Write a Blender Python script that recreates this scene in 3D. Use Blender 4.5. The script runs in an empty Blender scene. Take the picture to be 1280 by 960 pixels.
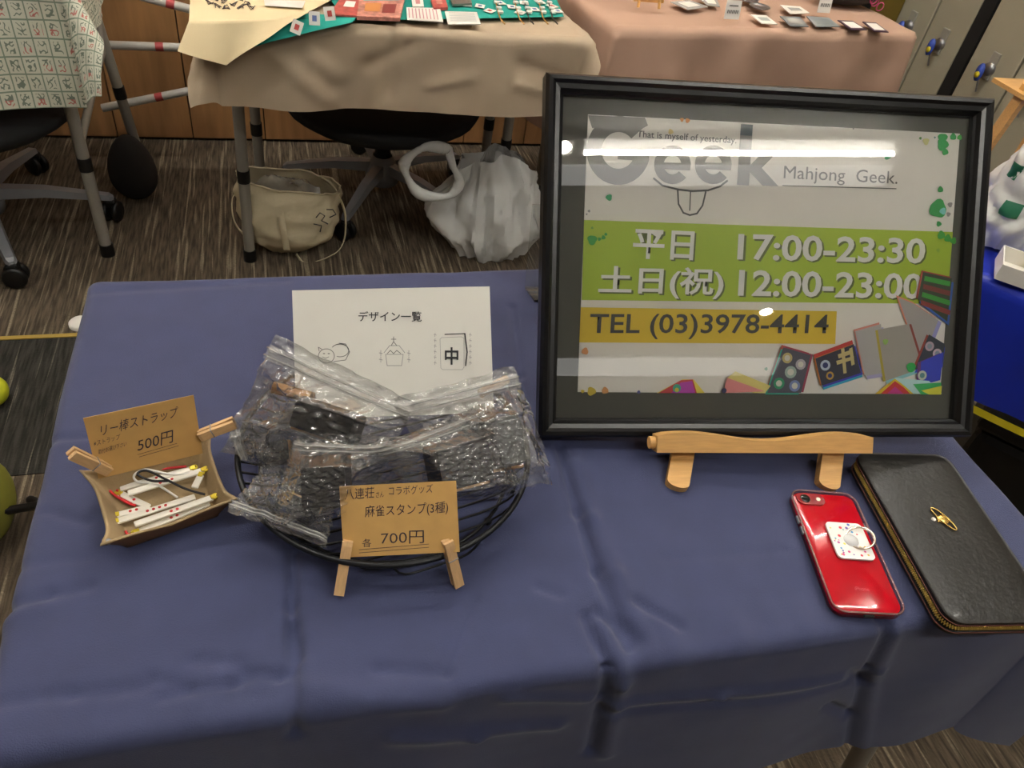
import bpy, bmesh, math, random
from mathutils import Vector, Matrix, noise
random.seed(7)
SC = bpy.context.scene
C = SC.collection
# ---------------------------------------------------------------- camera
F = 961.0; H = 1.28; TZ = 0.70
Xc = Vector((3424, -240, 961)).normalized()
Dc = Vector((-195, 1064, 961)); Dc = (Dc - Xc * Dc.dot(Xc)).normalized()
Yc = Xc.cross(Dc)
R3 = Matrix((Xc, Yc, -Dc))                       # camera (x right, y down, z forward) -> world
cam = bpy.data.cameras.new('camera'); camo = bpy.data.objects.new('camera', cam); C.objects.link(camo)
cam.sensor_fit = 'HORIZONTAL'; cam.sensor_width = 36; cam.lens = 36 * F / 1280; cam.clip_start = .02; cam.clip_end = 50
camo.matrix_world = Matrix.Translation((0, 0, H)) @ (R3 @ Matrix(((1, 0, 0), (0, -1, 0), (0, 0, -1)))).to_4x4()
SC.camera = camo
# ---------------------------------------------------------------- world, exposure
w = bpy.data.worlds.new('world'); SC.world = w; w.use_nodes = True
w.node_tree.nodes['Background'].inputs[0].default_value = (.9, .93, 1, 1)
w.node_tree.nodes['Background'].inputs[1].default_value = .3
SC.view_settings.view_transform = 'Standard'; SC.view_settings.look = 'None'
SC.view_settings.gamma = 1; SC.view_settings.use_curve_mapping = False
SC.view_settings.exposure = 2.2
SC.cycles.transparent_max_bounces = 40
SC.cycles.max_bounces = 10
TUBE = 23.0          # emission of the ceiling tubes
SPOT = 60.0          # emission of the round downlights

# ---------------------------------------------------------------- helpers
def ray(px, py): return R3 @ Vector((px - 640, py - 480, F))
def P(px, py, z=TZ):
    r = ray(px, py); return r * ((z - H) / r.z) + Vector((0, 0, H))
def Qy(px, py, y):
    r = ray(px, py); return r * (y / r.y) + Vector((0, 0, H))
def Qx(px, py, x):
    r = ray(px, py); return r * (x / r.x) + Vector((0, 0, H))
def S(h, a=1):
    v = [int(h[i:i + 2], 16) / 255 for i in (1, 3, 5)]
    return tuple((c / 12.92 if c <= .04045 else ((c + .055) / 1.055) ** 2.4) for c in v) + (a,)
def V(*a): return Vector(a)

MATS = {}
def mat(name, col, rough=.6, metal=0, var=0, vscale=8, bump=0, bscale=60, spec=.5, sheen=0, emit=0, coat=0, stretch=(1, 1, 1)):
    if name in MATS: return MATS[name]
    m = bpy.data.materials.new(name); m.use_nodes = True; MATS[name] = m
    nt = m.node_tree; b = nt.nodes['Principled BSDF']
    c = S(col) if isinstance(col, str) else col
    b.inputs['Base Color'].default_value = c; b.inputs['Roughness'].default_value = rough
    b.inputs['Metallic'].default_value = metal; b.inputs['Specular IOR Level'].default_value = spec
    b.inputs['Coat Weight'].default_value = coat
    if sheen: b.inputs['Sheen Weight'].default_value = sheen; b.inputs['Sheen Roughness'].default_value = .5
    if emit:
        b.inputs['Emission Color'].default_value = c; b.inputs['Emission Strength'].default_value = emit
    if var or bump:
        tc = nt.nodes.new('ShaderNodeTexCoord'); mp = nt.nodes.new('ShaderNodeMapping'); mp.inputs['Scale'].default_value = stretch
        nt.links.new(tc.outputs['Object'], mp.inputs[0])
    if var:
        n = nt.nodes.new('ShaderNodeTexNoise'); n.inputs['Scale'].default_value = vscale; n.inputs['Detail'].default_value = 6
        r = nt.nodes.new('ShaderNodeValToRGB')
        r.color_ramp.elements[0].position = .3; r.color_ramp.elements[1].position = .7
        r.color_ramp.elements[0].color = tuple(x * (1 - var) for x in c[:3]) + (1,)
        r.color_ramp.elements[1].color = tuple(min(1, x * (1 + var)) for x in c[:3]) + (1,)
        nt.links.new(mp.outputs[0], n.inputs['Vector']); nt.links.new(n.outputs[0], r.inputs[0]); nt.links.new(r.outputs[0], b.inputs['Base Color'])
    if bump:
        n2 = nt.nodes.new('ShaderNodeTexNoise'); n2.inputs['Scale'].default_value = bscale; n2.inputs['Detail'].default_value = 4
        bp = nt.nodes.new('ShaderNodeBump'); bp.inputs['Strength'].default_value = bump; bp.inputs['Distance'].default_value = .002
        nt.links.new(mp.outputs[0], n2.inputs['Vector']); nt.links.new(n2.outputs[0], bp.inputs['Height']); nt.links.new(bp.outputs[0], b.inputs['Normal'])
    return m
def film(name, tint=(1, 1, 1), milk=.03, gloss=.08, ior=1.5, gain=1.0, body=(1, 1, 1)):
    if name in MATS: return MATS[name]
    m = bpy.data.materials.new(name); m.use_nodes = True; MATS[name] = m
    nt = m.node_tree; N = nt.nodes; L = nt.links; N.clear()
    out = N.new('ShaderNodeOutputMaterial'); tr = N.new('ShaderNodeBsdfTransparent'); gl = N.new('ShaderNodeBsdfGlossy'); df = N.new('ShaderNodeBsdfDiffuse')
    fr = N.new('ShaderNodeFresnel'); fr.inputs[0].default_value = ior; mu = N.new('ShaderNodeMath'); mu.operation = 'MULTIPLY'; mu.inputs[1].default_value = gain; mu.use_clamp = True
    tr.inputs[0].default_value = tuple(tint) + (1,); df.inputs[0].default_value = tuple(body) + (1,); gl.inputs['Roughness'].default_value = gloss
    m1 = N.new('ShaderNodeMixShader'); m1.inputs[0].default_value = milk; L.new(tr.outputs[0], m1.inputs[1]); L.new(df.outputs[0], m1.inputs[2])
    m2 = N.new('ShaderNodeMixShader'); L.new(fr.outputs[0], mu.inputs[0]); L.new(mu.outputs[0], m2.inputs[0]); L.new(m1.outputs[0], m2.inputs[1]); L.new(gl.outputs[0], m2.inputs[2])
    L.new(m2.outputs[0], out.inputs[0])
    return m

class MB:
    def __init__(s): s.v = []; s.f = []
    def add(s, vs, fs):
        n = len(s.v); s.v += [tuple(x) for x in vs]; s.f += [tuple(n + i for i in q) for q in fs]; return s
    def box(s, c, d, M=None, bev=0):
        M = M or Matrix.Identity(4)
        hx, hy, hz = d[0] / 2, d[1] / 2, d[2] / 2
        if not bev:
            vs = [M @ V(c[0] + x * hx, c[1] + y * hy, c[2] + z * hz) for x in (-1, 1) for y in (-1, 1) for z in (-1, 1)]
            return s.add(vs, [(0, 1, 3, 2), (4, 6, 7, 5), (0, 4, 5, 1), (2, 3, 7, 6), (0, 2, 6, 4), (1, 5, 7, 3)])
        bm = bmesh.new(); bmesh.ops.create_cube(bm, size=1)
        for v in bm.verts: v.co = V(c[0] + v.co.x * d[0], c[1] + v.co.y * d[1], c[2] + v.co.z * d[2])
        bmesh.ops.bevel(bm, geom=bm.edges[:], offset=bev, segments=2, affect='EDGES', profile=.5)
        bm.verts.index_update()
        s.add([M @ v.co for v in bm.verts], [[v.index for v in f.verts] for f in bm.faces]); bm.free(); return s
    def tube(s, pts, r, seg=10, closed=False):
        pts = [Vector(p) for p in pts]; n = len(pts); rings = []; up = None
        for i, p in enumerate(pts):
            a = pts[(i - 1) % n] if (closed or i > 0) else p; b = pts[(i + 1) % n] if (closed or i < n - 1) else p
            t = (b - a).normalized()
            if up is None: up = t.orthogonal().normalized()
            up = (up - t * up.dot(t)); up = up.normalized() if up.length > 1e-6 else t.orthogonal().normalized()
            sd = t.cross(up); rr = r[i] if isinstance(r, (list, tuple)) else r
            rings.append([p + (up * math.cos(2 * math.pi * k / seg) + sd * math.sin(2 * math.pi * k / seg)) * rr for k in range(seg)])
        vs = [q for g in rings for q in g]; fs = []
        for i in range(n if closed else n - 1):
            j = (i + 1) % n
            for k in range(seg): fs.append((i * seg + k, i * seg + (k + 1) % seg, j * seg + (k + 1) % seg, j * seg + k))
        if not closed: fs.append(tuple(range(seg - 1, -1, -1))); fs.append(tuple((n - 1) * seg + k for k in range(seg)))
        return s.add(vs, fs)
    def lathe(s, prof, c=(0, 0, 0), seg=24, M=None, sy=1):
        M = M or Matrix.Identity(4); vs = []; fs = []
        for (r, z) in prof:
            for k in range(seg):
                a = 2 * math.pi * k / seg; vs.append(M @ V(c[0] + r * math.cos(a), c[1] + r * math.sin(a) * sy, c[2] + z))
        for i in range(len(prof) - 1):
            for k in range(seg): fs.append((i * seg + k, i * seg + (k + 1) % seg, (i + 1) * seg + (k + 1) % seg, (i + 1) * seg + k))
        return s.add(vs, fs)
    def ell(s, c, d, M=None, seg=20, rings=12, f=None):
        pr = [(math.sin(math.pi * i / rings) + 1e-5, -math.cos(math.pi * i / rings)) for i in range(rings + 1)]
        n0 = len(s.v); s.lathe(pr, seg=seg)
        for i in range(n0, len(s.v)):
            v = V(*s.v[i]); v = V(v.x * d[0], v.y * d[1], v.z * d[2])
            if f: v = f(v)
            v += V(*c); s.v[i] = tuple(M @ v) if M else tuple(v)
        return s
    def prism(s, poly, z0, z1, M=None):
        n = len(poly); M = M or Matrix.Identity(4)
        vs = [M @ V(x, y, z) for z in (z0, z1) for x, y in poly]
        fs = [tuple(range(n - 1, -1, -1)), tuple(range(n, 2 * n))] + [(i, (i + 1) % n, n + (i + 1) % n, n + i) for i in range(n)]
        return s.add(vs, fs)
    def grid(s, nu, nv, fn):
        vs = [fn(i / nu, j / nv) for j in range(nv + 1) for i in range(nu + 1)]
        fs = [(j * (nu + 1) + i, j * (nu + 1) + i + 1, (j + 1) * (nu + 1) + i + 1, (j + 1) * (nu + 1) + i) for j in range(nv) for i in range(nu)]
        return s.add(vs, fs)
    def build(s, name, m, parent=None, smooth=False, label=None):
        me = bpy.data.meshes.new(name); me.from_pydata(s.v, [], s.f); me.update()
        bm = bmesh.new(); bm.from_mesh(me); bmesh.ops.recalc_face_normals(bm, faces=bm.faces[:]) if not getattr(s, 'keep', False) else None
        bm.to_mesh(me); bm.free()
        if smooth:
            for p in me.polygons: p.use_smooth = True
            if smooth == 'auto': me.set_sharp_from_angle(angle=math.radians(40))
        me.materials.append(m)
        o = bpy.data.objects.new(name, me); C.objects.link(o)
        if parent: o.parent = parent
        if label: o['label'] = label
        return o
def tag(o, label, cat, group=None):
    o['label'] = label; o['category'] = cat
    if group: o['group'] = group
    return o
def thing(name, label, cat, M=None, group=None):
    o = bpy.data.objects.new(name, None); C.objects.link(o); o.empty_display_size = .05
    if M is not None: o.matrix_world = M if isinstance(M, Matrix) else Matrix.Translation(M)
    return tag(o, label, cat, group)
def struct(o): o['kind'] = 'structure'; return o
def stuff(o): o['kind'] = 'stuff'; return o
def frameM(o, x, y):
    x = Vector(x).normalized(); y = Vector(y); y = (y - x * x.dot(y)).normalized(); z = x.cross(y)
    M = Matrix.Identity(4)
    for i in range(3): M[i][0] = x[i]; M[i][1] = y[i]; M[i][2] = z[i]; M[i][3] = o[i]
    return M
def rotz(d): return Matrix.Rotation(math.radians(d), 4, 'Z')
def rpoly(wx, wy, r, n=5):
    p = []
    for cx, cy, a0 in ((wx / 2 - r, wy / 2 - r, 0), (-wx / 2 + r, wy / 2 - r, 90), (-wx / 2 + r, -wy / 2 + r, 180), (wx / 2 - r, -wy / 2 + r, 270)):
        for k in range(n + 1):
            a = math.radians(a0 + 90 * k / n); p.append((cx + r * math.cos(a), cy + r * math.sin(a)))
    return p
def circ(cx, cy, r, n=16, wob=0, sd=0):
    return [(cx + r * (1 + wob * math.sin(3 * a + sd) + wob * .6 * math.sin(5 * a + 2 * sd)) * math.cos(a), cy + r * (1 + wob * math.sin(3 * a + sd)) * math.sin(a)) for a in [2 * math.pi * k / n for k in range(n)]]
def slab(poly, z0, z1, name, m, parent, M=None, smooth=False, label=None): return MB().prism(poly, z0, z1, M).build(name, m, parent, smooth, label)
DG = None
def text(body, quad, z, m, parent, name='lettering', bold=0, hand=0, shear=0, thick=.0001, space=1.0):
    """quad: lower-left, lower-right, upper-left local xy of the box the glyphs fill"""
    cu = bpy.data.curves.new(name, 'FONT'); cu.body = body; cu.size = 1; cu.offset = bold; cu.shear = shear; cu.resolution_u = 3; cu.space_character = space
    to = bpy.data.objects.new(name, cu); C.objects.link(to)
    me = bpy.data.meshes.new_from_object(to.evaluated_get(bpy.context.evaluated_depsgraph_get()))
    C.objects.unlink(to); bpy.data.objects.remove(to)
    xs = [v.co.x for v in me.vertices]; ys = [v.co.y for v in me.vertices]
    a, b, c, d = min(xs), max(xs), min(ys), max(ys)
    LL, LR, UL = (V(q[0], q[1]) for q in quad)
    for v in me.vertices:
        u = (v.co.x - a) / (b - a); t = (v.co.y - c) / max(1e-6, d - c)
        if hand:
            q = noise.noise_vector(V(u * len(body) * .9, t * 1.5, len(body))) * hand
            u += q.x / len(body); t += q.y
        p = LL + (LR - LL) * u + (UL - LL) * t
        v.co = (p.x, p.y, z)
    me.materials.clear(); me.materials.append(m)
    o = bpy.data.objects.new(name, me); C.objects.link(o); o.parent = parent
    return o
def box2(x0, x1, y0, y1): return ((x0, y0), (x1, y0), (x0, y1))
def stroke(mb, pts, wd, z):
    """flat pen stroke ribbon in a local xy plane"""
    for (a, b) in zip(pts, pts[1:]):
        a = V(a[0], a[1]); b = V(b[0], b[1]); d = (b - a)
        if d.length < 1e-7: continue
        d.normalize(); n = V(-d.y, d.x) * wd / 2; e = d * wd * .3
        mb.add([(*(a - n - e), z), (*(b - n + e), z), (*(b + n + e), z), (*(a + n - e), z)], [(0, 1, 2, 3)])
    return mb
def n3(x, y, z=0): return noise.noise(V(x, y, z))

# ---------------------------------------------------------------- materials
M_navy = mat('navy_cotton', '#373d5f', .85, var=.06, vscale=30, bump=.25, bscale=900, sheen=.15)
M_beige = mat('beige_cotton', '#b7a48c', .9, var=.04, vscale=12, bump=.2, bscale=700)
M_cream = mat('cream_canvas', '#e2cfa6', .9, var=.03, bump=.2, bscale=700)
M_peach = mat('peach_cotton', '#b59480', .9, var=.04, bump=.2, bscale=700)
M_teal = mat('teal_felt', '#1f9a8c', .9)
M_white = mat('white_paper', '#e4e0d8', .7)
M_paper = mat('copy_paper', '#d9d7cf', .75)
M_kraft = mat('kraft_card', '#c89e5e', .8, var=.05, vscale=60)
M_pin = mat('pale_clothespin_wood', '#cfa878', .65, var=.1, vscale=90, stretch=(1, 6, 1))
M_easel = mat('light_beech_wood', '#cf9f5e', .5, var=.1, vscale=40, stretch=(1, 8, 8))
M_black = mat('black_plastic', '#0b0b0c', .45)
M_ink = mat('dark_ink', '#2b2a2e', .8)
M_pen = mat('violet_black_pen', '#3a3038', .8)
M_fblack = mat('black_frame_paint', '#0c0c0e', .32, bump=.05, bscale=40)
M_matb = mat('charcoal_mat_board', '#56554e', .8)
M_wire = mat('black_wire', '#17181b', .4, metal=.3)
M_alu = mat('grey_painted_steel', '#928d84', .4, metal=.15)
M_silver = mat('silver_metal', '#9a9a9c', .32, metal=.8)
M_gold = mat('gold_metal', '#d6b468', .25, metal=1)
M_brass = mat('brass_teeth', '#e2c468', .5, metal=.5)
M_leather = mat('black_leather', '#14120f', .38, bump=.35, bscale=160, coat=.1)
M_tan = mat('tan_suede', '#9c8664', .9, var=.08, vscale=40, bump=.3, bscale=300)
M_tanout = mat('brown_leather_back', '#6b4a2a', .6)
M_red = mat('red_glass_back', '#c4061f', .15, coat=.3)
M_redcord = mat('red_cord', '#c4242a', .6)
M_wcord = mat('white_cord', '#dcd9d2', .6)
M_bcord = mat('black_cord', '#15151a', .6)
M_yel = mat('yellow_metal', '#d8c23a', .35, metal=.4)
M_ivory = mat('ivory_plastic', '#e6e1d6', .3)
M_stamp = mat('black_stamp_rubber', '#17171a', .42)
M_stampw = mat('stamp_wood', '#b98a5a', .6)
M_film = film('clear_film', (.97, .97, .97), .03, .06, 1.5, 3.0)
M_filmb = film('clear_film_back', (.93, .93, .93), .36, .12, 1.5, 1.5, (.40, .39, .37))
M_zip = film('zip_band_film', (.95, .95, .95), .26, .15, 1.5, 1.2, (.82, .81, .77))
M_case = film('clear_case', (.985, .97, .97), .0, .04, 1.45, .6)
M_glass = film('frame_glass', (.985, .985, .985), .004, .0, 1.5, 1.0)
M_acr = film('acrylic', (.94, .95, .94), .04, .03)
M_polybag = film('milky_polythene', (.88, .88, .88), .80, .25, 1.5, .8, (.78, .78, .76))

# =============================================================== THE SETTING
def carpet(name, base, lite, dens):
    m = bpy.data.materials.new(name); m.use_nodes = True; nt = m.node_tree; N = nt.nodes; L = nt.links; b = N['Principled BSDF']
    b.inputs['Roughness'].default_value = .95; b.inputs['Specular IOR Level'].default_value = .1
    tc = N.new('ShaderNodeTexCoord')
    def noi(scale, st, det=2):
        mp = N.new('ShaderNodeMapping'); mp.inputs['Scale'].default_value = st; mp.inputs['Rotation'].default_value = (0, 0, math.radians(-3))
        n = N.new('ShaderNodeTexNoise'); n.inputs['Scale'].default_value = scale; n.inputs['Detail'].default_value = det
        L.new(tc.outputs['Object'], mp.inputs[0]); L.new(mp.outputs[0], n.inputs['Vector']); return n
    n1 = noi(60, (1.6, .05, 1)); n2 = noi(200, (1, 1, 1)); n3_ = noi(110, (1.4, .12, 1))
    r1 = N.new('ShaderNodeValToRGB'); r1.color_ramp.elements[0].position = dens; r1.color_ramp.elements[0].color = (0, 0, 0, 1); r1.color_ramp.elements[1].position = dens + .08
    L.new(n1.outputs[0], r1.inputs[0])
    r2 = N.new('ShaderNodeValToRGB'); r2.color_ramp.elements[0].position = .35; r2.color_ramp.elements[1].position = .65
    r2.color_ramp.elements[0].color = tuple(x * .6 for x in S(base)[:3]) + (1,); r2.color_ramp.elements[1].color = tuple(x * 1.35 for x in S(base)[:3]) + (1,)
    L.new(n3_.outputs[0], r2.inputs[0])
    mx = N.new('ShaderNodeMix'); mx.data_type = 'RGBA'; mx.inputs[7].default_value = S(lite)
    mu = N.new('ShaderNodeMath'); mu.operation = 'MULTIPLY'; L.new(r1.outputs[0], mu.inputs[0]); L.new(n2.outputs[0], mu.inputs[1])
    L.new(mu.outputs[0], mx.inputs[0]); L.new(r2.outputs[0], mx.inputs[6]); L.new(mx.outputs[2], b.inputs['Base Color'])
    bp = N.new('ShaderNodeBump'); bp.inputs['Strength'].default_value = .6; bp.inputs['Distance'].default_value = .004
    L.new(n2.outputs[0], bp.inputs['Height']); L.new(bp.outputs[0], b.inputs['Normal']); return m
M_carpet = carpet('striped_carpet', '#554b3f', '#a3977f', .56)
M_carpetd = carpet('charcoal_carpet', '#34322e', '#8a8374', .64)
X0, X1, Y0, Y1, CZ = -3.2, 2.75, -3.4, 2.66, 2.6
struct(MB().box(((X0 + X1) / 2, (Y0 + Y1) / 2, -.05), (X1 - X0 + .2, Y1 - Y0 + .2, .1)).build('floor', M_carpet))
M_ceil = mat('ceiling_board', '#b9b6ae', .9, bump=.3, bscale=50)
struct(MB().box(((X0 + X1) / 2, (Y0 + Y1) / 2, CZ + .05), (X1 - X0 + .2, Y1 - Y0 + .2, .1)).build('ceiling', M_ceil))
M_wall = mat('warm_grey_wall', '#a39d92', .9, bump=.1)
for nm, c, d in (('wall_left', (X0 - .05, (Y0 + Y1) / 2, CZ / 2), (.1, Y1 - Y0, CZ)), ('wall_right', (X1 + .05, (Y0 + Y1) / 2, CZ / 2), (.1, Y1 - Y0, CZ)),
                 ('wall_front', ((X0 + X1) / 2, Y0 - .05, CZ / 2), (X1 - X0, .1, CZ))):
    struct(MB().box(c, d).build(nm, M_wall))
M_wood = mat('brown_wood_panel', '#a0754a', .55, var=.22, vscale=5, stretch=(6, 6, .7))
wb = struct(MB().box(((X0 + X1) / 2, Y1 + .06, CZ / 2), (X1 - X0, .1, CZ)).build('wall_back', mat('panel_backing', '#3a2817', .8)))
x = X0 + .1
while x < X1:                                          # wood boards of the back wall
    wd = .235; MB().box((x + wd / 2, Y1 + .004, 1.3), (wd - .004, .014, 2.58), bev=.001).build('wall_panel', M_wood, wb); x += wd
# charcoal carpet square with a yellow tape line beyond it
struct(MB().box((-.35, 1.395, .001), (1.7, .43, .002)).build('trim_1', M_carpetd))
struct(MB().box((-.35, 1.617, .002), (1.7, .012, .004)).build('trim_2', mat('yellow_tape', '#a58a3c', .6)))

# ceiling tubes and downlights
M_tube = mat('lit_tube', (1, .97, .9, 1), emit=TUBE); M_spot = mat('lit_lamp', (1, .95, .86, 1), emit=SPOT)
M_housing = mat('white_fixture', '#d8d6d0', .5)
def tube_light(x, y, rz=0, where=''):
    t = thing('ceiling_light', 'white ceiling strip light with one lit tube, ' + where, 'ceiling light', Matrix.Translation((x, y, CZ)) @ rotz(rz), 'strip lights on the ceiling')
    MB().box((0, 0, -.012), (1.22, .075, .024), bev=.004).build('housing', M_housing, t)
    MB().tube([(-.57, 0, -.055), (.57, 0, -.055)], .011, 12).build('tube', M_tube, t)
    for s in (-1, 1): MB().box((s * .585, 0, -.036), (.03, .04, .03)).build('socket', M_housing, t)
tube_light(1.0, -.727, -4.1, 'right of the camera')
ROWS = [(-.75, .60, 'over the near side of the navy table'), (1.25, .60, 'over the blue table'),
        (-1.9, 1.95, 'over the tile print table'), (-.45, 1.95, 'over the beige table'), (.95, 1.95, 'over the peach table'), (2.05, 1.95, 'over the lockers')]
for x, y, wh in ROWS: tube_light(x, y, 0, wh)
def downlight(x, y, where):
    t = thing('downlight', 'small round ceiling downlight ' + where, 'ceiling light', (x, y, CZ))
    MB().lathe([(.055, 0), (.055, -.01), (.035, -.012), (.033, -.004)]).build('trim_ring', M_housing, t, True)
    MB().lathe([(.0001, -.012), (.02, -.010), (.030, -.005)]).build('lamp', M_spot, t, True)
downlight(.36, -.70, 'at the end of the strip light'); downlight(1.33, -1.75, 'further back behind the camera')
# pale ceiling strips; a weak glow is put into their material
M_diff = mat('dim_strip_glow', '#efeee9', .5, emit=.95)
for lb, x, y, rz, wd in (('dim pale ceiling panel strip beside the lit tube', .97, -.865, -4, .10), ('dim pale ceiling panel strip farther behind the camera', .85, -2.17, -4, .16)):
    t = thing('ceiling_panel', lb, 'ceiling fixture', Matrix.Translation((x, y, CZ)) @ rotz(rz))
    MB().box((0, 0, -.008), (1.32, wd + .02, .016), bev=.004).build('housing', M_housing, t); MB().box((0, 0, -.018), (1.28, wd, .006)).build('diffuser', M_diff, t)
# lockers along the right wall
M_lock = mat('grey_beige_locker', '#a39e8a', .5, var=.03)
M_gapb = mat('locker_gap', '#0d0c0b', .8)
LX = 2.30
def locker(y0, y1, nd, name_lbl, keys, tags):
    t = thing('locker', name_lbl, 'locker', (LX, y0, 0))
    MB().box((.2, (y1 - y0) / 2, .9), (.38, y1 - y0, 1.8), bev=.003).build('body', M_lock, t)
    dw = (y1 - y0) / nd
    for i in range(nd):
        d = MB().box((.003, dw * (i + .5), .9), (.018, dw - .008, 1.76), bev=.003).build('door', M_lock, t)
        for kz in keys:
            lk = MB().lathe([(.0001, -.014), (.018, -.014), (.022, -.006), (.022, 0)], M=Matrix.Translation((-.006, dw * (i + .5), kz)) @ Matrix.Rotation(math.radians(-90), 4, 'Y') @ Matrix.Scale(-1, 4, (0, 0, 1))).build('lock', M_silver, d, True)
            MB().box((-.009, dw * (i + .5), kz + .01), (.006, .035, .085), bev=.002).build('lock_plate', mat('pale_plate', '#9a978c', .4), d)
            MB().tube([(-.03, dw * (i + .5), kz), (-.034, dw * (i + .5), kz - .03), (-.02, dw * (i + .5) - .004, kz - .075)], .0035, 6).build('key_wire', M_silver, d)
            cols = tags[i]
            MB().lathe([(.0001, -.006), (.019, -.006), (.019, 0), (.0001, 0)], M=Matrix.Translation((-.040, dw * (i + .5), kz - .012)) @ Matrix.Rotation(math.radians(90), 4, 'Y') @ Matrix.Diagonal((1.5, .8, 1, 1))).build('key_tag', mat('blue_tag', '#3c55b4', .4), d, True)
            MB().lathe([(.0001, -.003), (.010, -.003), (.010, 0), (.0001, 0)], M=Matrix.Translation((-.047, dw * (i + .5), kz - .02)) @ Matrix.Rotation(math.radians(90), 4, 'Y')).build('key_disc', mat(cols + '_disc', {'yellow': '#d6c32e', 'white': '#c9cfe0'}[cols], .4), d, True)
    return t
locker(2.27, 2.64, 2, 'grey beige locker farthest along the right wall, beside the peach table', [.555], ['yellow', 'white'])
locker(1.40, 2.21, 4, 'grey beige locker nearer the camera, right of the black gap', [.565], ['white', 'white', 'white', 'yellow'])
MB().box((LX + .10, 2.24, .9), (.22, .054, 1.8)).build('locker_gap_shade', M_gapb); tag(bpy.data.objects['locker_gap_shade'], 'black upright strip painting the shade in the gap between the two grey beige lockers', 'gap shade')  # solid black strip stands in for the shade of the open gap
# olive painted cabinet in the far right corner
t = thing('corner_panel', 'olive brown upright panel with black strip in the far corner behind the peach table', 'panel', (2.06, 2.615, 0))
MB().box((.10, .018, .9), (.26, .03, 1.8), bev=.004).build('body', mat('olive_brown_paint', '#6f5c1e', .5), t)
MB().box((.06, -.002, .9), (.04, .012, 1.78)).build('edge_strip', M_black, t)

# =============================================================== CLOTH
def drape(name, m, x0, x1, y0f, y1, z, drops, step, disp, M=None, parent=None, flare=.25, ripple=.012, sd=0, wave=9, cf=.03, an=(1, 1)):
    dl, dr, df, db = drops
    us = []; u = x0 - dl
    nu = int((x1 + dr - x0 + dl) / step) + 1
    ymin = min(y0f(x0), y0f(x1)); nv = int((y1 + db - ymin + df) / step) + 1
    mb = MB()
    def fn(a, b):
        u = x0 - dl + a * (x1 + dr - x0 + dl); yf = y0f(max(x0, min(x1, u)))
        v = yf - df + b * (y1 + db - yf + df)
        sx = -1 if u < x0 else 1; sy = -1 if v < yf else 1
        ox = max(0, x0 - u, u - x1); oy = max(0, yf - v, v - y1)
        d = math.hypot(ox, oy); bx = max(x0, min(x1, u)); by = max(yf, min(y1, v))
        h = disp(u, v, d)
        if d == 0:
            return V(u, v, z + h)
        dx, dy = sx * ox / d, sy * oy / d
        cn = 2 * abs(dx * dy); r = .012
        th = min(d / r, math.pi / 2); out = r * math.sin(th); dn = r * (1 - math.cos(th)) + max(0, d - r * math.pi / 2)
        k = min(1, d / .12)
        rp = ripple * k * math.sin((u * dy * dy + v * dx * dx) * wave * 2 * math.pi + 2.2 * n3(u * 3, v * 3, sd)) * (1 - cn)
        fl_ = flare * cn * d * (1 if sx > 0 or an == (1, 1) else .1); out += rp + .035 * d + h * math.sin(th)
        return V(bx + dx * (out + fl_ * an[0]), by + dy * (out + fl_ * an[1]), z - dn * (1 - cf * cn) + h * math.cos(th))
    mb.keep = True
    mb.grid(nu, nv, fn)
    if M: mb.v = [tuple(M @ V(*p)) for p in mb.v]
    o = mb.build(name, m, parent, True)
    return o
def seg_dist(p, a, b):
    ab = b - a; t = max(0, min(1, (p - a).dot(ab) / ab.dot(ab))); return (p - a - ab * t).length, t
YF = lambda u: .281 - .030 * u
def fl(px, py):
    """flat cloth coordinates of a point of the photographed cloth: on the top or on the front drop"""
    p = P(px, py)
    if p.y >= YF(p.x): return V(p.x, p.y)
    q = Qy(px, py, .245); return V(q.x, YF(q.x) - (TZ - q.z))
CREASE = []
def cr(pts, depth, wd):
    q = [fl(*p) for p in pts]
    for a, b in zip(q, q[1:]): CREASE.append((a, b, depth, wd))
cr([(367, 690), (364, 760), (371, 820), (368, 890), (372, 960)], -.0065, .0050)
cr([(350, 690), (350, 890)], .0022, .009); cr([(386, 700), (386, 890)], .0022, .009)
cr([(700, 560), (722, 640), (745, 715), (786, 806)], -.0065, .0055)
cr([(720, 580), (740, 650), (770, 720), (806, 800)], .0030, .009)
cr([(776, 836), (768, 870), (742, 960)], -.007, .006)
cr([(786, 840), (782, 880), (760, 960)], .004, .008)
cr([(762, 905), (900, 880), (1060, 855)], .004, .007); cr([(765, 916), (900, 890), (1060, 866)], -.003, .006)
cr([(1120, 790), (1085, 850), (1050, 950)], -.0045, .005); cr([(1035, 892), (1062, 905)], -.006, .006); cr([(1062, 853), (1082, 868)], -.006, .006)
cr([(1130, 790), (1100, 850), (1066, 950)], .003, .007)
cr([(200, 872), (290, 855), (308, 850)], -.0035, .005); cr([(303, 840), (350, 846), (362, 838)], -.004, .005); cr([(190, 848), (235, 860)], -.0032, .005); cr([(0, 880), (90, 868), (180, 860)], -.003, .006)
cr([(240, 827), (300, 828)], -.0028, .005)
cr([(470, 838), (560, 842), (640, 838)], -.0032, .005)
cr([(0, 762), (60, 745), (110, 735)], -.003, .006); cr([(0, 775), (60, 760)], .002, .008)
cr([(60, 549), (130, 545), (300, 540)], -.0025, .005); cr([(110, 700), (0, 710)], -.0012, .005)
cr([(640, 385), (650, 470), (665, 545)], -.0028, .005); cr([(120, 366), (360, 352)], -.0015, .006)
cr([(850, 782), (852, 815)], -.005, .005); cr([(800, 800), (797, 830)], -.006, .007)
cr([(672, 735), (700, 745)], -.0032, .005); cr([(830, 700), (980, 690)], -.001, .006); cr([(60, 640), (110, 655)], -.0025, .005)
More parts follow.
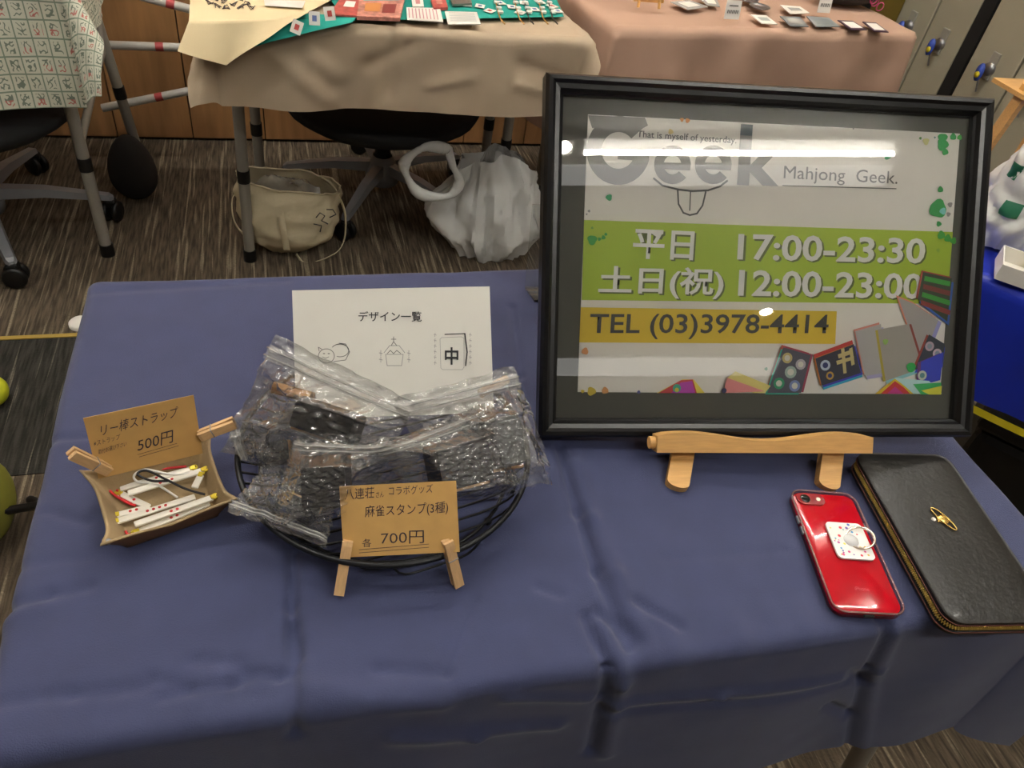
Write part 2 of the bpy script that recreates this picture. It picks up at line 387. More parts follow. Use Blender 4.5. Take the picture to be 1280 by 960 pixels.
cr([(640, 905), (740, 900)], .004, .007); cr([(500, 950), (600, 945), (700, 935)], .005, .010); cr([(380, 930), (560, 915)], .003, .009)
CB = [(min(a.x, b.x) - .03, max(a.x, b.x) + .03, min(a.y, b.y) - .03, max(a.y, b.y) + .03) for a, b, _, _ in CREASE]
def navy_disp(u, v, d):
    h = .0018 * n3(u * 7, v * 7) + .0007 * n3(u * 22, v * 22, 3) + .0016
    h *= 1
    p = V(u, v)
    for (a, b, dep, wd), bb in zip(CREASE, CB):
        if bb[0] < u < bb[1] and bb[2] < v < bb[3]:
            dd, t = seg_dist(p, a, b); h += dep * math.exp(-(dd / wd) ** 2)
    yf = YF(u); e = v - yf                      # scalloped, slightly puffed front edge
    k = math.exp(-((e - .006) / .022) ** 2)
    amp = .003 + .004 * max(0, min(1, (u - .1) / .2)) * max(0, min(1, (.62 - u) / .1))
    h += k * amp * (n3(u * 22, 1.5) + .4 * n3(u * 50, 7.5))
    if d == 0: h = max(h, -.0075)
    return h
navy = drape('tablecloth', M_navy, -.215, .735, YF, .825, TZ, (.20, .18, .275, .10), .0036, navy_disp, ripple=.006, wave=3.5, cf=-.15, flare=.40, an=(2.0, .1))
tag(navy, 'creased navy blue cloth draped over the near table', 'tablecloth')
def fold_table(label, x0, x1, y0, y1, z=TZ, M=Matrix.Identity(4), legs=None, top=None):
    t = thing('folding_table', label, 'table', M @ Matrix.Translation(((x0 + x1) / 2, (y0 + y1) / 2, 0)))
    cx, cy = (x0 + x1) / 2, (y0 + y1) / 2
    MB().box((0, 0, z - .0225), (x1 - x0 - .02, y1 - y0 - .024, .026), bev=.004).build('table_top', top or mat('pale_table_top', '#b9b2a4', .5), t)
    for (ax, ay, bx, by) in legs:
        l = MB().tube([(ax - cx, ay - cy, z - .03), (bx - cx, by - cy, .03)], .0145, 12).build('leg', M_alu, t, 'auto')
        MB().tube([(bx - cx, by - cy, .035), (bx - cx + (bx - ax) * .04, by - cy, .0)], .0175, 12).build('rubber_foot', M_black, l, 'auto')
        f = .62; MB().tube([(ax + (bx - ax) * f - cx, ay + (by - ay) * f - cy, z * (1 - f) + .015), (ax + (bx - ax) * (f + .05) - cx, ay + (by - ay) * (f + .05) - cy, z * (1 - f) - .02)], .0165, 12).build('leg_collar', M_black, l, 'auto')
    return t
fold_table('folding table hidden under the navy blue cloth', -.213, .733, .282, .823, legs=[(-.16, .33, -.18, .33), (.66, .315, .812, .300), (-.16, .76, -.18, .76), (.67, .76, .73, .76)])
# hem of the navy cloth front (visible hem line)

# ------- left background table with mahjong print cloth
def tileprint():
    m = bpy.data.materials.new('tile_print_cotton'); m.use_nodes = True; nt = m.node_tree; N = nt.nodes; L = nt.links; b = N['Principled BSDF']; b.inputs['Roughness'].default_value = .9
    uv = N.new('ShaderNodeUVMap'); mp = N.new('ShaderNodeMapping'); L.new(uv.outputs[0], mp.inputs[0]); mp.inputs['Scale'].default_value = (1 / .030, 1 / .038, 1)
    sep = N.new('ShaderNodeSeparateXYZ'); L.new(mp.outputs[0], sep.inputs[0])
    def mth(op, a, b_=None, c=None):
        n = N.new('ShaderNodeMath'); n.operation = op
        for i, q in enumerate((a, b_, c)):
            if q is None: continue
            if isinstance(q, (int, float)): n.inputs[i].default_value = q
            else: L.new(q, n.inputs[i])
        return n.outputs[0]
    fx = mth('FRACT', sep.outputs[0]); fy = mth('FRACT', sep.outputs[1])
    ix = mth('FLOOR', sep.outputs[0]); iy = mth('FLOOR', sep.outputs[1])
    ax = mth('ABSOLUTE', mth('SUBTRACT', fx, .5)); ay = mth('ABSOLUTE', mth('SUBTRACT', fy, .5))
    line = mth('GREATER_THAN', mth('MAXIMUM', ax, ay), .455)
    cb = N.new('ShaderNodeCombineXYZ'); L.new(ix, cb.inputs[0]); L.new(iy, cb.inputs[1])
    wn = N.new('ShaderNodeTexWhiteNoise'); wn.noise_dimensions = '2D'; L.new(cb.outputs[0], wn.inputs['Vector'])
    # glyph-like marks inside the cell
    no = N.new('ShaderNodeTexNoise'); no.inputs['Scale'].default_value = 3.6; no.inputs['Detail'].default_value = 0
    L.new(mp.outputs[0], no.inputs['Vector'])
    inner = mth('LESS_THAN', mth('MAXIMUM', mth('MULTIPLY', ax, 1.25), ay), .34)
    mark = mth('MULTIPLY', mth('LESS_THAN', mth('ABSOLUTE', mth('SUBTRACT', no.outputs[0], .5)), .075), inner)
    isred = mth('GREATER_THAN', wn.outputs[0], .55)
    lower = mth('LESS_THAN', fy, .52)
    mc = N.new('ShaderNodeMix'); mc.data_type = 'RGBA'; L.new(mth('MULTIPLY', isred, lower), mc.inputs[0]); mc.inputs[6].default_value = S('#5a6e5e'); mc.inputs[7].default_value = S('#c4504e')
    m1 = N.new('ShaderNodeMix'); m1.data_type = 'RGBA'; L.new(mth('MULTIPLY', mark, .8), m1.inputs[0]); m1.inputs[6].default_value = S('#d9d8c6'); L.new(mc.outputs[2], m1.inputs[7])
    m2 = N.new('ShaderNodeMix'); m2.data_type = 'RGBA'; L.new(mth('MULTIPLY', line, .75), m2.inputs[0]); L.new(m1.outputs[2], m2.inputs[6]); m2.inputs[7].default_value = S('#5c7a62')
    L.new(m2.outputs[2], b.inputs['Base Color']); return m
def uvgrid(o, x0, x1, y0, y1, nu, nv):
    me = o.data; uvl = me.uv_layers.new(name='UVMap')
    for p in me.polygons:
        for li in p.loop_indices:
            vi = me.loops[li].vertex_index; i = vi % (nu + 1); j = vi // (nu + 1)
            uvl.data[li].uv = (x0 + (x1 - x0) * i / nu, y0 + (y1 - y0) * j / nv)
def disp_soft(sc, amp, sd): return lambda u, v, d: amp * (1 + n3(u * sc, v * sc, sd) + .4 * n3(u * sc * 3, v * sc * 3, sd)) * (1 if d else .25)
st = .012; lx0, lx1, ly0, ly1 = -1.5, -.415, 1.905, 2.45
lc = drape('tablecloth', tileprint(), lx0, lx1, lambda u: ly0, ly1, TZ, (.1, .13, .262, .1), st, disp_soft(7, .010, 5), flare=.35, ripple=.010, wave=3, cf=.42)
uvgrid(lc, 0, lx1 + .13 - lx0 + .1, 0, ly1 - ly0 + .362, int((lx1 - lx0 + .23) / st) + 1, int((ly1 + .1 - ly0 + .262) / st) + 1)
tag(lc, 'pale green cloth printed with a grid of mahjong tiles, on the left back table', 'tablecloth')
fold_table('folding table under the tile print cloth with grey tube legs', lx0 + .005, lx1 - .005, ly0 + .006, ly1 - .005, legs=[(-.475, 1.985, -.468, 1.965), (-1.4, 1.96, -1.4, 1.96), (-.475, 2.40, -.416, 2.42), (-1.4, 2.40, -1.4, 2.40)])
t2 = [o for o in bpy.data.objects if o.name.startswith('folding_table')][-1]
a = V(-.475, 2.38, .40); b_ = V(-.470, 1.985, .34)
off = V((lx0 + lx1) / 2, (ly0 + ly1) / 2, 0)
MB().tube([V(-.475, 2.40, .66) - off, V(-.452, 2.39, .47) - off, V(-.44, 2.30, .42) - off, V(-.47, 2.0, .32) - off, V(-.472, 1.985, .32) - off], .010, 10).build('leg_brace', M_alu, t2, 'auto')

# ------- beige table
bx0, bx1, by0, by1 = -.115, .70, 1.765, 2.3
bdisp0 = disp_soft(6, .009, 11)
BCR = [(V(.08, 1.70), V(.13, 1.66), .012, .02), (V(.26, 1.75), V(.25, 1.62), -.008, .012), (V(.30, 1.73), V(.20, 1.68), -.008, .014), (V(.55, 1.70), V(.66, 1.67), -.008, .012), (V(.55, 1.66), V(.67, 1.63), .010, .014), (V(.44, 1.67), V(.34, 1.64), .008, .012), (V(-.05, 1.74), V(.12, 1.60), .01, .02)]
def bdisp(u, v, d):
    h = bdisp0(u, v, d); p = V(u, v)
    for a, b, dep, wd in BCR:
        dd, _ = seg_dist(p, a, b); h += dep * math.exp(-(dd / wd) ** 2)
    return h
bc = drape('tablecloth', M_beige, bx0, bx1, lambda u: by0, by1, TZ, (.13, .055, .185, .1), .010, bdisp, flare=.35, ripple=.012, wave=2.5, sd=4, cf=.30)
tag(bc, 'wrinkled beige cloth on the middle back table', 'tablecloth')
fold_table('folding table under the beige cloth with grey tube legs', bx0 + .005, bx1 - .005, by0 + .006, by1 - .005, legs=[(-.085, 1.90, -.100, 1.925), (.66, 2.12, .66, 2.12), (-.06, 2.18, -.06, 2.20), (.64, 2.25, .64, 2.27)])

# ------- peach table (turned a little)
MP = Matrix.Translation((.825, 1.857, 0)) @ rotz(7)
pc = drape('tablecloth', M_peach, 0, .98, lambda u: 0, .5, TZ, (.40, .30, .42, .1), .014, disp_soft(5, .006, 21), M=MP, flare=.06, ripple=.014, wave=3.2, sd=9)
tag(pc, 'peach cloth hanging low over the right back table', 'tablecloth')
fold_table('folding table under the peach cloth', .006, .974, .006, .494, M=MP, legs=[(.08, .06, .08, .06), (.9, .06, .9, .06), (.08, .44, .08, .44), (.9, .44, .9, .44)])

# ------- blue table at right
dd_ = V(.640, -.768, 0); nn = V(-.768, -.640, 0); p0 = V(1.074, .768, 0)
MBl = frameM(p0 - dd_ * .30, dd_, -nn)
M_blue = mat('royal_blue_vinyl', '#1b2fa6', .32, bump=.05, bscale=20)
bl = drape('tablecloth', M_blue, 0, .9, lambda u: 0, .42, TZ, (.1, .1, .205, .1), .012, disp_soft(8, .004, 31), M=MBl, ripple=.003)
tag(bl, 'shiny royal blue cloth on the right hand table', 'tablecloth')
M_stripe = mat('yellow_stripe', '#d4c321', .5)
mb = MB(); mb.keep = True
mb.grid(70, 2, lambda a, b: MBl @ V(a * .9, -.024 - .001 * math.sin(a * 30), TZ - .208 - b * .014))
tag(mb.build('hem_ribbon', M_stripe, None, True), 'yellow ribbon along the hem of the blue cloth', 'ribbon')
fold_table('folding table under the blue cloth', .006, .894, .006, .414, M=MBl, legs=[(.08, .06, .08, .06), (.8, .06, .8, .06), (.08, .36, .08, .36), (.8, .36, .8, .36)])
# black crate under it
Mb = MBl @ Matrix.Translation((.60, .21, 0))
t = thing('storage_box', 'black box on the carpet under the blue table', 'box', Mb)
MB().box((0, 0, .19), (.36, .24, .38), bev=.02).build('body', M_black, t); MB().box((0, 0, .40), (.38, .26, .03), bev=.01).build('lid', M_black, t)

# =============================================================== FRAMED POSTER
def homog(c):
    """solve the plane pose of a photographed rectangle (TL,TR,BR,BL)"""
    import numpy as np
    A = []
    for (u, v), (x, y) in zip([(0, 0), (1, 0), (1, 1), (0, 1)], c):
        x = (x - 640) / F; y = (y - 480) / F
        A += [[u, v, 1, 0, 0, 0, -x * u, -x * v, -x], [0, 0, 0, u, v, 1, -y * u, -y * v, -y]]
    h = np.linalg.svd(np.array(A))[2][-1].reshape(3, 3); h = h if h[2, 2] > 0 else -h
    return [R3 @ Vector(h[:, i]) for i in range(3)]
def card_pose(c, W):
    a, b, o = homog(c); s = W / a.length
    TL = o * s + V(0, 0, H); x = a.normalized(); dn = (b - x * x.dot(b)).normalized()
    return TL, x, -dn, b.length * s                     # top-left, right, up, height
class Plane:
    def __init__(s, M): s.M = M; s.Mi = M.inverted(); s.o = M.translation; s.n = M.col[2].xyz
    def __call__(s, px, py, z=0):
        d = ray(px, py); c = V(0, 0, H); o = s.o + s.n * z; t = (o - c).dot(s.n) / d.dot(s.n); q = s.Mi @ (c + d * t); return (q.x, q.y)
TLp, fx_, fy_, ph = card_pose([(735, 143), (1200, 167), (1175, 493), (722, 490)], .41)
MF = frameM(TLp, fx_, fy_)
pl = Plane(MF); bc_ = pl(943, 549)
MF = frameM(MF @ V(bc_[0], bc_[1], 0), fx_, fy_); pl = Plane(MF)
fr = thing('picture_frame', 'large black picture frame holding a shop hours poster, standing on a wooden easel', 'picture frame', MF)
oTL, oTR, oBR, oBL = pl(688, 87, .012), pl(1251, 122, .012), pl(1215, 549, .012), pl(670, 546, .012)
fx0 = (oTL[0] + oBL[0]) / 2; fx1 = (oTR[0] + oBR[0]) / 2; fy0 = (oBL[1] + oBR[1]) / 2; fy1 = (oTL[1] + oTR[1]) / 2
FW = .019
prof = [(0, -.014), (0, .006), (.003, .011), (.007, .012), (.010, .0085), (.0145, .0075), (.017, .003), (FW, .001), (FW, -.014)]
def rail(p, q, inn):
    p = V(*p, 0); q = V(*q, 0); d = (q - p).normalized(); inn = V(*inn, 0); mb = MB(); vs = []
    for e, s in ((p, 1), (q, -1)):
        for (w_, z_) in prof: vs.append(e + inn * w_ + d * s * w_ + V(0, 0, z_))
    n = len(prof); fs = [(i, (i + 1) % n, n + (i + 1) % n, n + i) for i in range(n)] + [tuple(range(n)), tuple(range(2 * n - 1, n - 1, -1))]
    return mb.add(vs, fs)
c4 = [(fx0, fy0), (fx1, fy0), (fx1, fy1), (fx0, fy1)]
for i, inn in enumerate([(0, 1), (-1, 0), (0, -1), (1, 0)]):
    rail(c4[i], c4[(i + 1) % 4], inn).build('frame_rail', M_fblack, fr)
MB().box(((fx0 + fx1) / 2, (fy0 + fy1) / 2, -.010), (fx1 - fx0 - .01, fy1 - fy0 - .01, .004)).build('back_board', M_black, fr)
MB().box(((fx0 + fx1) / 2, (fy0 + fy1) / 2, -.0065), (fx1 - fx0 - .02, fy1 - fy0 - .02, .002)).build('mat_board', M_matb, fr)
MB().add([(fx0 + .015, fy0 + .015, -.0004), (fx1 - .015, fy0 + .015, -.0004), (fx1 - .015, fy1 - .015, -.0004), (fx0 + .015, fy1 - .015, -.0004)], [(0, 1, 2, 3)]).build('glass', M_glass, fr)
ZP = -.0050
pp = lambda *c: [pl(x, y, ZP) for x, y in c]
poster = slab(pp((735, 143), (1200, 167), (1175, 493), (722, 490)), ZP - .0004, ZP, 'poster', M_white, fr, label='white poster with green and yellow bands')
PZ = [ZP + .00008]
def nz(): PZ[0] += .00002; return PZ[0]
def flat(poly, name, m):
    z = nz(); mb = MB(); mb.add([(x, y, z) for x, y in poly], [tuple(range(len(poly)))]); return mb.build(name, m, poster)
def pcol(h, r=.5): return mat('print_' + h[1:], h, r)
flat(pp((730, 275), (1191, 290), (1184, 380), (727, 375)), 'green_band', pcol('#a5bd10'))
flat(pp((726, 384), (1046, 389), (1044, 430), (724, 428)), 'yellow_band', pcol('#d9ba14'))
def ptext(body, x0, yl, x1, yr, hL, m, bold=0, name='lettering', z=None, dx=0, dy=0, **k):
    """baseline from (x0,yl) to (x1,yr) in photo pixels, height hL pixels"""
    LL, LR, UL = pp((x0 + dx, yl + dy), (x1 + dx, yr + dy), (x0 + dx + hL * .06, yl - hL + dy))
    return text(body, (LL, LR, UL), z or nz(), m, poster, name, bold, **k)
GR = pcol('#76736f'); 
# the big shop name, each letter cut as a printed shape
def arc(cx, cy, rx, ry, a0, a1, n=20): return [(cx + rx * math.cos(math.radians(a0 + (a1 - a0) * i / n)), cy - ry * math.sin(math.radians(a0 + (a1 - a0) * i / n))) for i in range(n + 1)]
def pflat(pts, name, m): return flat(pp(*pts), name, m)
def ring(cx, cy, ro, ri, a0, a1, name, m, n=26, sy=1.0):
    o_ = pp(*arc(cx, cy, ro, ro * sy, a0, a1, n)); i_ = pp(*arc(cx, cy, ri[0], ri[1], a0, a1, n)); z = nz(); mb = MB()
    for k in range(n): mb.add([(*o_[k], z), (*o_[k + 1], z), (*i_[k + 1], z), (*i_[k], z)], [(0, 1, 2, 3)])
    return mb.build(name, m, poster)
GD = pcol('#5d5f68')
ring(773, 188, 40, (21, 23), 40, 345, 'letter_g', GR, sy=1.08)
pflat([(735, 144), (806, 147), (810, 157), (792, 166), (786, 158), (740, 160)], 'letter_g', GR)
pflat([(772, 186), (812, 187), (811, 202), (772, 199)], 'letter_g', GR)
for cx in (840.5, 891.5):
    ring(cx, 206, 23, (11, 12), 0, 318, 'letter_e', GR, sy=1.05)
    pflat([(cx - 14, 203), (cx + 23, 204), (cx + 22, 213), (cx - 14, 211)], 'letter_e', GR)
pflat([(926, 155), (941, 156), (936, 232), (921, 231)], 'letter_k', GR)
pflat([(926, 155), (941, 156), (940, 170), (925, 169)], 'letter_k', pcol('#33454d'))
pflat([(936, 208), (954, 190), (971, 191), (952, 210), (973, 233), (953, 232), (936, 214)], 'letter_k', GR)
ptext('That is myself of yesterday.', 796, 174, 920, 182, 11, pcol('#5a5a5a'), .01)
ptext('Mahjong  Geek.', 979, 228, 1121, 235, 21, pcol('#5b5753'), 0)
mb = MB(); z = nz(); stroke(mb, pp((978, 232), (1120, 236)), .0009, z)
stroke(mb, pp((817, 223), (828, 232), (848, 237), (865, 239), (885, 238), (900, 233), (909, 226)), .0020, z + 3e-5)
stroke(mb, pp((847, 238), (848, 255), (854, 266), (862, 269), (871, 267), (878, 257), (882, 240)), .0018, z + 2e-5)
stroke(mb, pp((863, 240), (862, 263)), .0013, z + 1e-5); mb.build('logo_smile', pcol('#4a4a48'), poster)
shadow = pcol('#55601c'); wt = pcol('#e6e4de')
for body, x0, yl, x1, yr, h in (('平日', 790, 323, 866, 326, 37), ('17:00-23:30', 921, 325, 1155, 330, 33), ('土日(祝)', 747, 372, 903, 374, 40), ('12:00-23:00', 922, 370, 1151, 374, 33)):
    ptext(body, x0, yl, x1, yr, h, shadow, .028, dx=2.0, dy=1.8); ptext(body, x0, yl, x1, yr, h, wt, .020)
ptext('TEL (03)3978-4414', 736, 424, 1034, 424, 32, pcol('#3a3a30'), .012)
def splat(x, y, r, col, sd=0, wob=.12): 
    a = pl(x, y, ZP); flat(circ(a[0], a[1], r * .00090, 18, wob, sd), 'ink_splat', pcol(col))
for i, (x, y, r, col) in enumerate([(1178, 173, 6, '#1f9c45'), (1178, 181, 7, '#1f9c45'), (1181, 190, 4, '#1f9c45'), (1191, 171, 4, '#1f9c45'), (1199, 172, 3, '#3aa53a'), (1150, 173, 1.6, '#4f8f3a'), (1157, 177, 4, '#cdca8c'),
        (1168, 172, 1.2, '#6b8f8a'), (1109, 195, 4.5, '#3f9f6a'), (1175, 237, 3.6, '#1f9c45'), (1172, 261, 11, '#1f9c45'), (1178, 264, 4, '#74c4c0'), (1187, 256, 3, '#99938f'), (1185, 268, 2.6, '#99938f'), (1173, 280, 3.2, '#1f9c45'),
        (1176, 294, 5, '#2d9a1e'), (1184, 298, 4.5, '#2d9a1e'), (1191, 301, 4, '#2d9a1e'), (1172, 313, 2.5, '#8fb01e'), (740, 300, 5.5, '#2f9b2a'), (749, 299, 2, '#2f9b2a'), (754, 297, 2.4, '#2f9b2a'), (757, 293, 1.8, '#2f9b2a'), (740, 285, 1.5, '#6f9f1e'),
        (761, 247, 3.6, '#2f9e63'), (852, 150, 2.2, '#cf8a4a'), (859, 151, 2.6, '#cf8a4a'), (838, 165, 3, '#d8c48a'), (1066, 161, 1, '#77736f'), (731, 439, 4, '#d8925c'), (736, 264, 1.5, '#8a8a88'), (733, 268, 1, '#8a8a88'), (728, 489, 2, '#d4ba3a'), (739, 489, 5, '#d4ba3a'), (756, 488, 4, '#d9995a'), (798, 490, 2, '#5a5a9a'), (957, 461, 2, '#8ab09a')]):
    splat(x, y, r, col, i)
# the heap of colour fringed tiles printed at lower right
def ptile(quad, face, fringe, marks, mk):
    c = V((sum(q[0] for q in quad) / 4), (sum(q[1] for q in quad) / 4))
    for k, (dx, dy, col) in enumerate(fringe): pflat([(x + dx, y + dy) for x, y in quad], 'tile_fringe', pcol(col))
    pflat(quad, 'printed_tile', pcol(face))
    tl, tr, br, bl_ = [V(*q) for q in quad]
    for (u, v, r, col) in marks:
        q = (tl * (1 - u) + tr * u) * (1 - v) + (bl_ * (1 - u) + br * u) * v
        a = pl(q.x, q.y, ZP)
        flat(circ(a[0], a[1], r * .0009, 14), 'tile_mark', pcol(col)); 
        if mk: flat(circ(a[0], a[1], r * .0005, 12), 'tile_mark', pcol(mk))
ptile([(1122, 372), (1142, 380), (1172, 400), (1150, 455)], '#a5a09c', [(-3, -3, '#e0866a'), (4, 3, '#9a9ad0')], [], None)
ptile([(1153, 340), (1189, 348), (1183, 402), (1146, 374)], '#2c3a1a', [(-2, -2, '#a83a22'), (2, 5, '#2a5ab0')], [], None)
for k in range(4):
    pflat([(1155 - k * 1.5, 345 + k * 10), (1187, 352 + k * 12), (1186, 358 + k * 12), (1154 - k * 1.5, 351 + k * 10)], 'tile_mark', pcol(['#2f9b2a', '#7a2418', '#2f9b2a', '#8a2a1c'][k]))
ptile([(1068, 414), (1100, 405), (1110, 465), (1080, 470)], '#aeaba8', [(-2, -2, '#d68a7a'), (3, 4, '#a9a3cc')], [], None)
ptile([(1096, 412), (1135, 405), (1152, 460), (1106, 476)], '#a19b92', [(-3, 1, '#b3a12e'), (3, 0, '#8a3a2e'), (1, 4, '#8fc8d0')], [], None)
ptile([(1160, 418), (1180, 430), (1177, 455), (1142, 462)], '#2d3440', [(-3, 0, '#9a3a2a'), (0, 4, '#2746c8')], [(.25, .3, 6, '#b9a3b0'), (.7, .5, 6, '#cfb8c0')], '#8f9aa8')
ptile([(1150, 452), (1178, 440), (1174, 475), (1148, 482)], '#2a3cc0', [(-4, 1, '#6a2a7a')], [(.1, .6, 6, '#c4c6b4')], '#5a8a8a')
pflat([(1118, 472), (1160, 476), (1176, 492), (1100, 492)], 'tile_fringe', pcol('#bfe0e0')); pflat([(1140, 480), (1175, 478), (1175, 493), (1150, 493)], 'tile_fringe', pcol('#35b060'))
pflat([(1150, 488), (1176, 482), (1175, 493), (1160, 493)], 'tile_fringe', pcol('#d9d23a'))
ptile([(1018, 448), (1066, 430), (1075, 466), (1026, 482)], '#232338', [(-2, -5, '#c0281c'), (2, 5, '#1aa5c8'), (-2, 0, '#c87a2a'), (2, 2, '#2a2ab0')], [(.2, .35, 6.5, '#b8c8d8'), (.25, .75, 5, '#c89a3a')], '#1a2a6a')
for q in ([(1046, 443), (1063, 437), (1064, 442), (1047, 448)], [(1050, 436), (1054, 435), (1057, 466), (1053, 467)], [(1044, 451), (1066, 445), (1066, 449), (1045, 456)], [(1060, 436), (1064, 434), (1067, 455), (1063, 457)]): pflat(q, 'tile_mark', pcol('#c8b87a'))
ptile([(978, 434), (1012, 444), (1000, 491), (958, 491)], '#4a4a58', [(-2, -3, '#c03a2a'), (3, -1, '#9a2a4a'), (-3, 2, '#2aa08a')], [(.25, .2, 6.5, '#cbb87a'), (.75, .28, 6.5, '#b9b0b8'), (.5, .5, 7.5, '#a8bcb0'), (.25, .78, 7, '#2a9a6a'), (.75, .82, 7, '#7a8ac0')], '#e0ddd0')
pflat([(1092, 492), (1117, 473), (1130, 483), (1140, 492)], 'tile_fringe', pcol('#e0c022')); pflat([(1099, 492), (1117, 476), (1128, 484), (1136, 492)], 'tile_fringe', pcol('#c82a28')); pflat([(1107, 492), (1117, 483), (1128, 492)], 'tile_mark', pcol('#c02a8a'))
pflat([(820, 491), (852, 474), (866, 474), (880, 491)], 'tile_fringe', pcol('#e0cf4a')); pflat([(822, 491), (850, 475), (865, 474), (870, 491)], 'tile_fringe', pcol('#c83a3a')); pflat([(838, 491), (850, 478), (864, 476), (868, 491)], 'printed_tile', pcol('#b83ab0'))
splat(845, 485, 5, '#3ab08a', 0, 0); splat(845, 487, 2.5, '#d4c23a', 0, 0)
pflat([(908, 472), (918, 464), (962, 482), (955, 491), (940, 491)], 'tile_fringe', pcol('#dccf7a')); pflat([(905, 480), (908, 472), (955, 489), (905, 491)], 'printed_tile', pcol('#dd8a8a')); splat(904, 488, 3, '#2a2a5a', 0, 0)
splat(1137, 459, 6, '#1fa84a', 0, .05); splat(1105, 427, 3.5, '#8fb85a', 0, .1)

# ---- easel (same tilt as the frame)
ez = thing('easel', 'small light beech easel with a wavy front ledge under the black frame', 'easel', MF)
lw0 = pl(820, 565, .03); lw1 = pl(1088, 566, .03); up0 = pl(950, 543, .03)
N_ = 28; mb = MB(); zz0, zz1 = .016, .034
top = []; bot = []
for i in range(N_ + 1):
    t_ = i / N_; x_ = lw0[0] + (lw1[0] - lw0[0]) * t_
    yb = lw0[1] + (lw1[1] - lw0[1]) * t_
    wv = .0165 + .0040 * math.cos((t_ - .14) * 2 * math.pi / .72) if .0 < t_ < 1 else .017
    top.append((x_, yb + wv)); bot.append((x_, yb))
mb.prism(bot + top[::-1], zz0, zz1); mb.build('ledge', M_easel, ez)
pin = pl(820, 556, .022); MB().tube([(lw0[0] - .006, lw0[1] + .009, .024), (lw0[0] + .006, lw0[1] + .009, .024)], .0065, 12).build('peg', M_easel, ez, 'auto')
MFi = MF.inverted()
for px, py, tx in ((845, 612, 847), (1033, 612, 1030)):
    a = P(px, py, TZ + .004); top_ = MF @ V(*pl(tx, 566, .0), .014)
    d = (top_ - a); loc = MFi @ a; loct = MFi @ (top_ + d * .15)
    v = (loct - loc).normalized(); side = V(1, 0, 0); side = (side - v * v.x).normalized(); nrm = side.cross(v)
    ln = (loct - loc).length; M_ = Matrix.Identity(4)
    for i in range(3): M_[i][0] = side[i]; M_[i][1] = v[i]; M_[i][2] = nrm[i]; M_[i][3] = loc[i]
    poly = [(.0115, .006)] + [(.0115 * math.cos(math.radians(-q)), .006 - .0065 * math.sin(math.radians(q))) for q in range(10, 171, 20)] + [(-.0115, .006), (-.0115, ln), (.0115, ln)]
    MB().prism(poly, -.006, .006, M_).build('front_leg', M_easel, ez)
    # upright behind the frame continuing the leg
    ub = V(loc.x, fy0 + .02, -.026); MB().box((loc.x, fy0 + .12, -.024), (.02, .24, .010), bev=.001).build('upright', M_easel, ez)
mid = pl(940, 545, 0)[0]
rf = MFi @ V(*(MF @ V(mid, fy0 + .22, -.03)).xy, TZ); rear = MFi @ V((MF @ V(mid, 0, 0)).x + .02, .72, TZ + .006)
MB().tube([V(mid, fy0 + .22, -.034), rear], .008, 8).build('rear_leg', M_easel, ez)
MB().box((mid, fy0 + .22, -.024), (.19, .02, .010)).build('cross_bar', M_easel, ez)
# clear sleeve behind the frame's left edge
q = [P(665, 270, .80), P(690, 270, .80)]
Ms = frameM(P(668, 372, TZ + .003) + V(.0, .02, 0), V(1, -.1, 0), V(0, .35, 1))
t = thing('clear_stand', 'clear acrylic stand edge peeking out behind the left side of the black frame', 'acrylic stand', Ms)
MB().box((.03, .055, 0), (.075, .11, .003), bev=.001).build('panel', M_acr, t); MB().box((.03, .0015, .03), (.075, .003, .06)).build('foot', M_acr, t)

# =============================================================== DESIGN SHEET
TLs, sx_, sy_, hs = card_pose([(365, 363), (612, 358), (613, 470), (366, 478)], .196)
hs = .128
MS = frameM(TLs, sx_, sy_); MS = frameM(MS @ V(0, -hs, 0), sx_, sy_); sp = Plane(MS)
sh = thing('design_sheet', 'white printed sheet with small line drawings standing behind the clear bags', 'paper sheet', MS)
mb = MB(); mb.keep = True
mb.grid(12, 8, lambda a, b: V(a * .196, b * hs, .0012 * math.sin(a * 3.1)))
mb.build('paper', M_paper, sh, True)
sxy = lambda x, y: sp(x, y, .0015)
def stext(body, x0, y0, x1, y1, h, m=M_ink, **k): text(body, (sxy(x0, y0), sxy(x1, y1), sxy(x0, y0 - h)), .0016, m, sh, **k)
stext('デザイン一覧', 448, 402, 527, 402, 13, bold=.008)
MFnt = pcol('#4b4a4c'); LT = pcol('#8b8a8a')
def doodle(pts, wd=.0006, m=MFnt, name='drawing'):
    mb = MB(); stroke(mb, [sxy(*p) for p in pts], wd, .0016); mb.build(name, m, sh)
def ov(cx, cy, rx, ry, a0=0, a1=360, n=18): return arc(cx, cy, rx, ry, a0, a1, n)
doodle(ov(408, 445, 10, 9)); doodle(ov(425, 438, 11, 8, -110, 150)); doodle([(417, 452), (432, 450), (437, 440), (432, 430), (424, 429)]); doodle([(399, 439), (398, 434), (403, 437)]); doodle([(403, 446), (407, 448), (411, 446)], .0005); doodle([(404, 442), (406, 442)], .0008); doodle([(410, 442), (412, 442)], .0008)
doodle([(482, 443), (484, 457), (502, 457), (504, 443), (482, 443)], m=LT); doodle([(480, 441), (487, 432), (499, 432), (506, 441)], m=LT); doodle([(489, 432), (492, 427), (496, 432)], m=MFnt)
doodle([(484, 442), (488, 438), (492, 442), (496, 438), (501, 442)], m=MFnt)
stext('中', 556, 456, 573, 456, 22, bold=.02)
doodle([(550, 424), (551, 460), (553, 462), (578, 462), (580, 459), (580, 423), (577, 421), (552, 422), (550, 424)], .0004, LT)
doodle([(556, 418), (581, 417)], .0010, M_ink); doodle([(581, 417), (582, 425), (584, 440), (582, 457)], .0013, M_ink)
